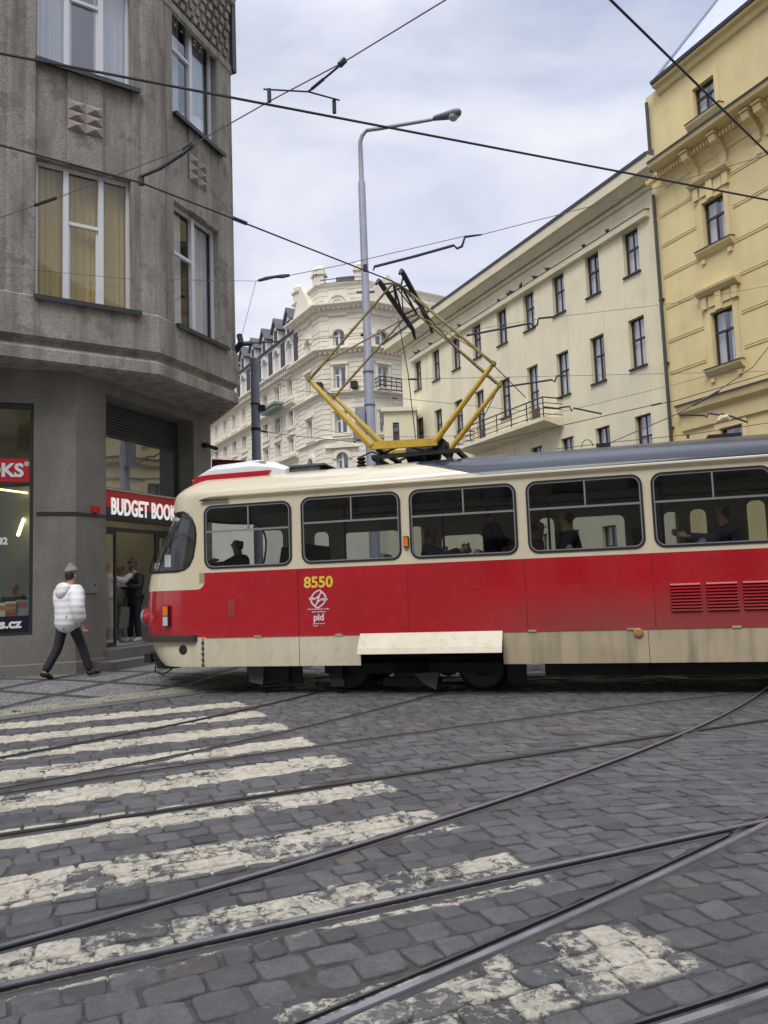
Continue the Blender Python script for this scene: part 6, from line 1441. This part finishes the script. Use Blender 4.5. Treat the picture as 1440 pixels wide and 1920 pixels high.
    n1 = {k: (v[0], tuple(q*1.12 for q in v[1]) if isinstance(v[1], tuple) else v[1]*1.12) for k, v in n1.items()}
    skin_mesh('jacket', n1, [('pel', 'pm'), ('pm', 'bel'), ('bel', 'che'), ('che', 'nck'), ('che', 'shl'), ('shl', 'ell'), ('ell', 'wrl'), ('che', 'shr'), ('shr', 'elr'), ('elr', 'wrr')], top, r_)
    n2 = {'pel': (D['pel'], (.14, .115)), 'hpl': (D['hpl'], .10), 'knl': (D['knl'], .075), 'anl': (D['anl'], .068), 'hpr': (D['hpr'], .10), 'knr': (D['knr'], .075), 'anr': (D['anr'], .068)}
    skin_mesh('trousers', n2, [('pel', 'hpl'), ('hpl', 'knl'), ('knl', 'anl'), ('pel', 'hpr'), ('hpr', 'knr'), ('knr', 'anr')], bot, r_)
    for a_, t_ in (('anl', 'tol'), ('anr', 'tor')):
        A_, T_ = Vector(D[a_]), Vector(D[t_]); dv = (T_-A_); hl = A_-Vector((dv.x, dv.y, 0)).normalized()*.05+Vector((0, 0, -.03))
        skin_mesh('shoe', {'a': (tuple(A_+Vector((0, 0, .0))), .052), 'h': (tuple(hl), .045), 'm': (tuple(A_.lerp(T_, .55)+Vector((0, 0, -.005))), (.05, .042)), 't': (tuple(T_+dv.normalized()*.03), (.045, .032))}, [('a', 'h'), ('a', 'm'), ('m', 't')], shoe, r_)
    if hair:
        nn = {'a': (tuple(h1+Vector((0, -.02, .045))), (.092, .105)), 'b': (tuple(h1+Vector((0, -.045, -.02))), (.085, .075)), 'c': (tuple(h1+Vector((0, -.06, -.10 if not longhair else -.22))), .05 if not longhair else (.09, .05))}
        skin_mesh('hair', nn, [('a', 'b'), ('b', 'c')], hair, r_)
    if hat:
        nn = {'a': (tuple(h1+Vector((0, -.01, .035))), (.118, .130)), 'b': (tuple(h1+Vector((0, -.015, .10))), (.105, .112)), 'c': (tuple(h1+Vector((0, -.025, .155))), .045), 'd': (tuple(h1+Vector((0, -.03, .20))), .05)}
        skin_mesh('beanie', nn, [('a', 'b'), ('b', 'c'), ('c', 'd')], hat, r_)
    if hood:
        c = Vector(D['nck']); nn = {'a': (tuple(c+Vector((0, -.06, .035))), (.165, .12)), 'b': (tuple(c+Vector((0, -.16, -.06))), (.17, .085)), 'c': (tuple(c+Vector((0, -.19, -.20))), (.09, .05))}
        skin_mesh('hood', nn, [('a', 'b'), ('b', 'c')], top, r_)
    return r_
def puffer(name, col):
    m = mat(name, col, .6); t = m.node_tree; L = t.links.new; c = nd(t, 'ShaderNodeTexCoord').outputs['Object']
    wv = nd(t, 'ShaderNodeTexWave', Scale=3.1, Distortion=1.2); wv.bands_direction = 'Z'; wv.inputs['Detail'].default_value = 1; L(c, wv.inputs[0]); n = nd(t, 'ShaderNodeTexNoise', Scale=14.0); L(c, n.inputs[0])
    ad = nd(t, 'ShaderNodeMath', operation='ADD'); L(wv.outputs['Fac'], ad.inputs[0]); L(n.outputs[0], ad.inputs[1]); b = nd(t, 'ShaderNodeBump', Strength=.35, Distance=.015); L(ad.outputs[0], b.inputs['Height']); L(b.outputs[0], t.nodes['Principled BSDF'].inputs['Normal']); return m
white_j = puffer('white_puffer_fabric', (.80, .79, .80)); black_j = puffer('black_puffer_fabric', (.018, .018, .022))
dk = mat('black_denim', (.018, .020, .028), .85); knit = mat('grey_knit', (.34, .33, .31), .95, var=(.22, .21, .20), vs=30, bump=1, bscale=60); khaki = mat('khaki_knit', (.15, .14, .10), .95); jeans = mat('pale_jeans', (.28, .36, .42), .85, var=(.2, .27, .33), vs=4)
sweat = mat('white_sweater', (.62, .64, .68), .9); shoeb = mat('black_shoe', (.03, .028, .028), .7); shoew = mat('white_sneaker', (.6, .6, .6), .6); darkhair = mat('dark_hair', (.02, .015, .012), .6); brownh = mat('brown_hair', (.09, .055, .03), .6); darkc = mat('dark_coat', (.02, .021, .028), .85); navyc = mat('navy_jacket', (.02, .028, .06), .85); olive = mat('olive_jacket', (.06, .055, .035), .9)
# walker: seen from behind, striding to the right along the pavement
wp = atz(126, 1273, .13)
person('person in a white hooded puffer jacket and grey bobble hat striding past', (wp.x, wp.y, .13), R(-30), dict(
    knl=(-.11, -.09, .48), anl=(-.17, -.29, .12), tol=(-.17, -.16, .03), knr=(.11, .18, .52), anr=(.19, .29, .09), tor=(.20, .45, .07),
    pel=(0, 0, .93), bel=(0, .02, 1.10), che=(0, .03, 1.30), nck=(0, .05, 1.47), shl=(-.18, .03, 1.38), ell=(-.24, .08, 1.12), wrl=(-.20, .20, .90), shr=(.18, .03, 1.38), elr=(.27, -.03, 1.12), wrr=(.29, .05, .86)),
    white_j, dk, shoeb, darkhair, 1.03, .062, hat=knit, hood=True, coat_low=.69)
zf = .485
q = GB_.w((GB_.hit(205, 1100, .95)[0], .95, 0)); 
person('person in a white sweater and pale jeans behind the left glass door', (q.x, q.y, zf), R(-70), dict(shr=(.17, .02, 1.38), elr=(.19, .26, 1.30), wrr=(.10, .46, 1.46), shl=(-.17, .02, 1.38), ell=(-.2, .2, 1.22), wrl=(-.05, .38, 1.36)), sweat, jeans, shoew, darkhair, .97, .0)
q = GB_.w((GB_.hit(226, 1100, 1.35)[0], 1.35, 0))
person('person half hidden behind the door frame holding up a phone, with a grey tote bag', (q.x, q.y, zf), R(165), dict(elr=(.2, .16, 1.22), wrr=(.1, .36, 1.48)), sweat, mat('beige_trousers', (.42, .38, .32), .9), shoew, brownh, .95, .0)
q = GB_.w((GB_.hit(252, 1100, .85)[0], .85, 0))
pb_ = person('person in a black puffer jacket and khaki beanie looking at a phone in the doorway', (q.x, q.y, zf), R(150), dict(ell=(-.24, .08, 1.16), wrl=(-.08, .30, 1.20), elr=(.24, .08, 1.16), wrr=(.06, .32, 1.28), hd1=(0, .06, 1.63), hd2=(0, .06, 1.71), anl=(-.13, 0, .09), anr=(.13, 0, .09), tol=(-.15, .15, .04), tor=(.15, .15, .04)), black_j, dk, shoew, brownh, .97, .02, longhair=True, hat=khaki, coat_low=.74)
ph = MB(); ph.box(-.035, .035, -.004, .004, -.07, .07); o = ph.build('mobile_phone', M['black']); o.location = GB_.w((GB_.hit(246, 1062, .62)[0], .62, GB_.hit(246, 1064, .62)[1])); o.rotation_euler = (.7, 0, R(150)); tag(o, 'black mobile phone held by the person in the doorway', 'phone')
bg = MB(); bg.prism([(-.13, 0), (.15, .02), (.19, .42), (-.06, .44)], -.03, .03); bg.tube([(-.02, 0, .43), (.0, 0, .60), (.08, 0, .66), (.14, 0, .60), (.14, 0, .42)], .008, 5); o = bg.build('tote_bag', mat('grey_brown_bag', (.13, .12, .11), .85)); q_ = GB_.w((GB_.hit(229, 1150, .80)[0], .80, GB_.hit(229, 1178, .80)[1])); o.location = q_; o.rotation_euler = (0, 0, GB_.a); tag(o, 'grey brown tote bag hanging beside the person in the doorway', 'bag')
q = GA_.w((GA_.hit(26, 1100, 1.3)[0], 1.3, 0)); person('person in a dark coat standing inside the bookshop behind the window display', (q.x, q.y, .05), R(200), {}, darkc, dk, shoeb, darkhair, 1.0)
# people inside the tram
def inside(lab, px, y_, pose, head, top, hair, sc=1.0, **k):
    p = TF.w((th(px, 1000, y_)[0], y_, 0)); person(lab, (p.x, p.y, .945 if pose == 'stand' else .945), TF.a+head, POSES[pose], top, dk, shoeb, hair, sc, **k)
sit = dict(pel=(0, 0, .53), bel=(0, .0, .70), che=(0, .03, .90), nck=(0, .05, 1.07), hpl=(-.09, .03, .52), hpr=(.09, .03, .52), knl=(-.1, .42, .50), knr=(.1, .42, .50), anl=(-.1, .42, .10), anr=(.1, .42, .10), tol=(-.1, .58, .05), tor=(.1, .58, .05), shl=(-.17, .03, 1.0), shr=(.17, .03, 1.0), ell=(-.22, .10, .78), wrl=(-.12, .32, .72), elr=(.22, .10, .78), wrr=(.12, .32, .72))
POSES = {'sit': sit, 'reach': dict(sit, elr=(.2, .26, .88), wrr=(.16, .52, .98), ell=(-.2, .26, .88), wrl=(-.16, .50, .95)), 'stand': dict(), 'phone': dict(ell=(-.24, .08, 1.14), wrl=(-.06, .30, 1.14), elr=(.24, .08, 1.14), wrr=(.06, .32, 1.16))}
LFT = R(90)                                       # facing the front of the tram
inside('driver in dark clothes seated in the cab behind the first side window', 452, 1.05, 'reach', LFT, darkc, darkhair, 1.0)
inside('seated passenger in a dark coat reaching forward in the third window', 800, .75, 'reach', -LFT, darkc, brownh, 1.0)
inside('standing passenger in dark clothes looking at a phone in the third window', 922, .95, 'phone', -LFT+.5, navyc, darkhair, .92)
inside('seated passenger in a dark padded coat with back to the left in the fourth window', 1072, .55, 'sit', LFT, darkc, darkhair, 1.08, puffy=.03)
inside('seated passenger hidden behind the pillar at the left of the fourth window', 1000, .8, 'sit', -LFT, olive, brownh, 1.0)
inside('seated passenger in a dark blue jacket facing the front in the last window', 1368, .6, 'reach', LFT, navyc, brownh, 1.05, puffy=.02)
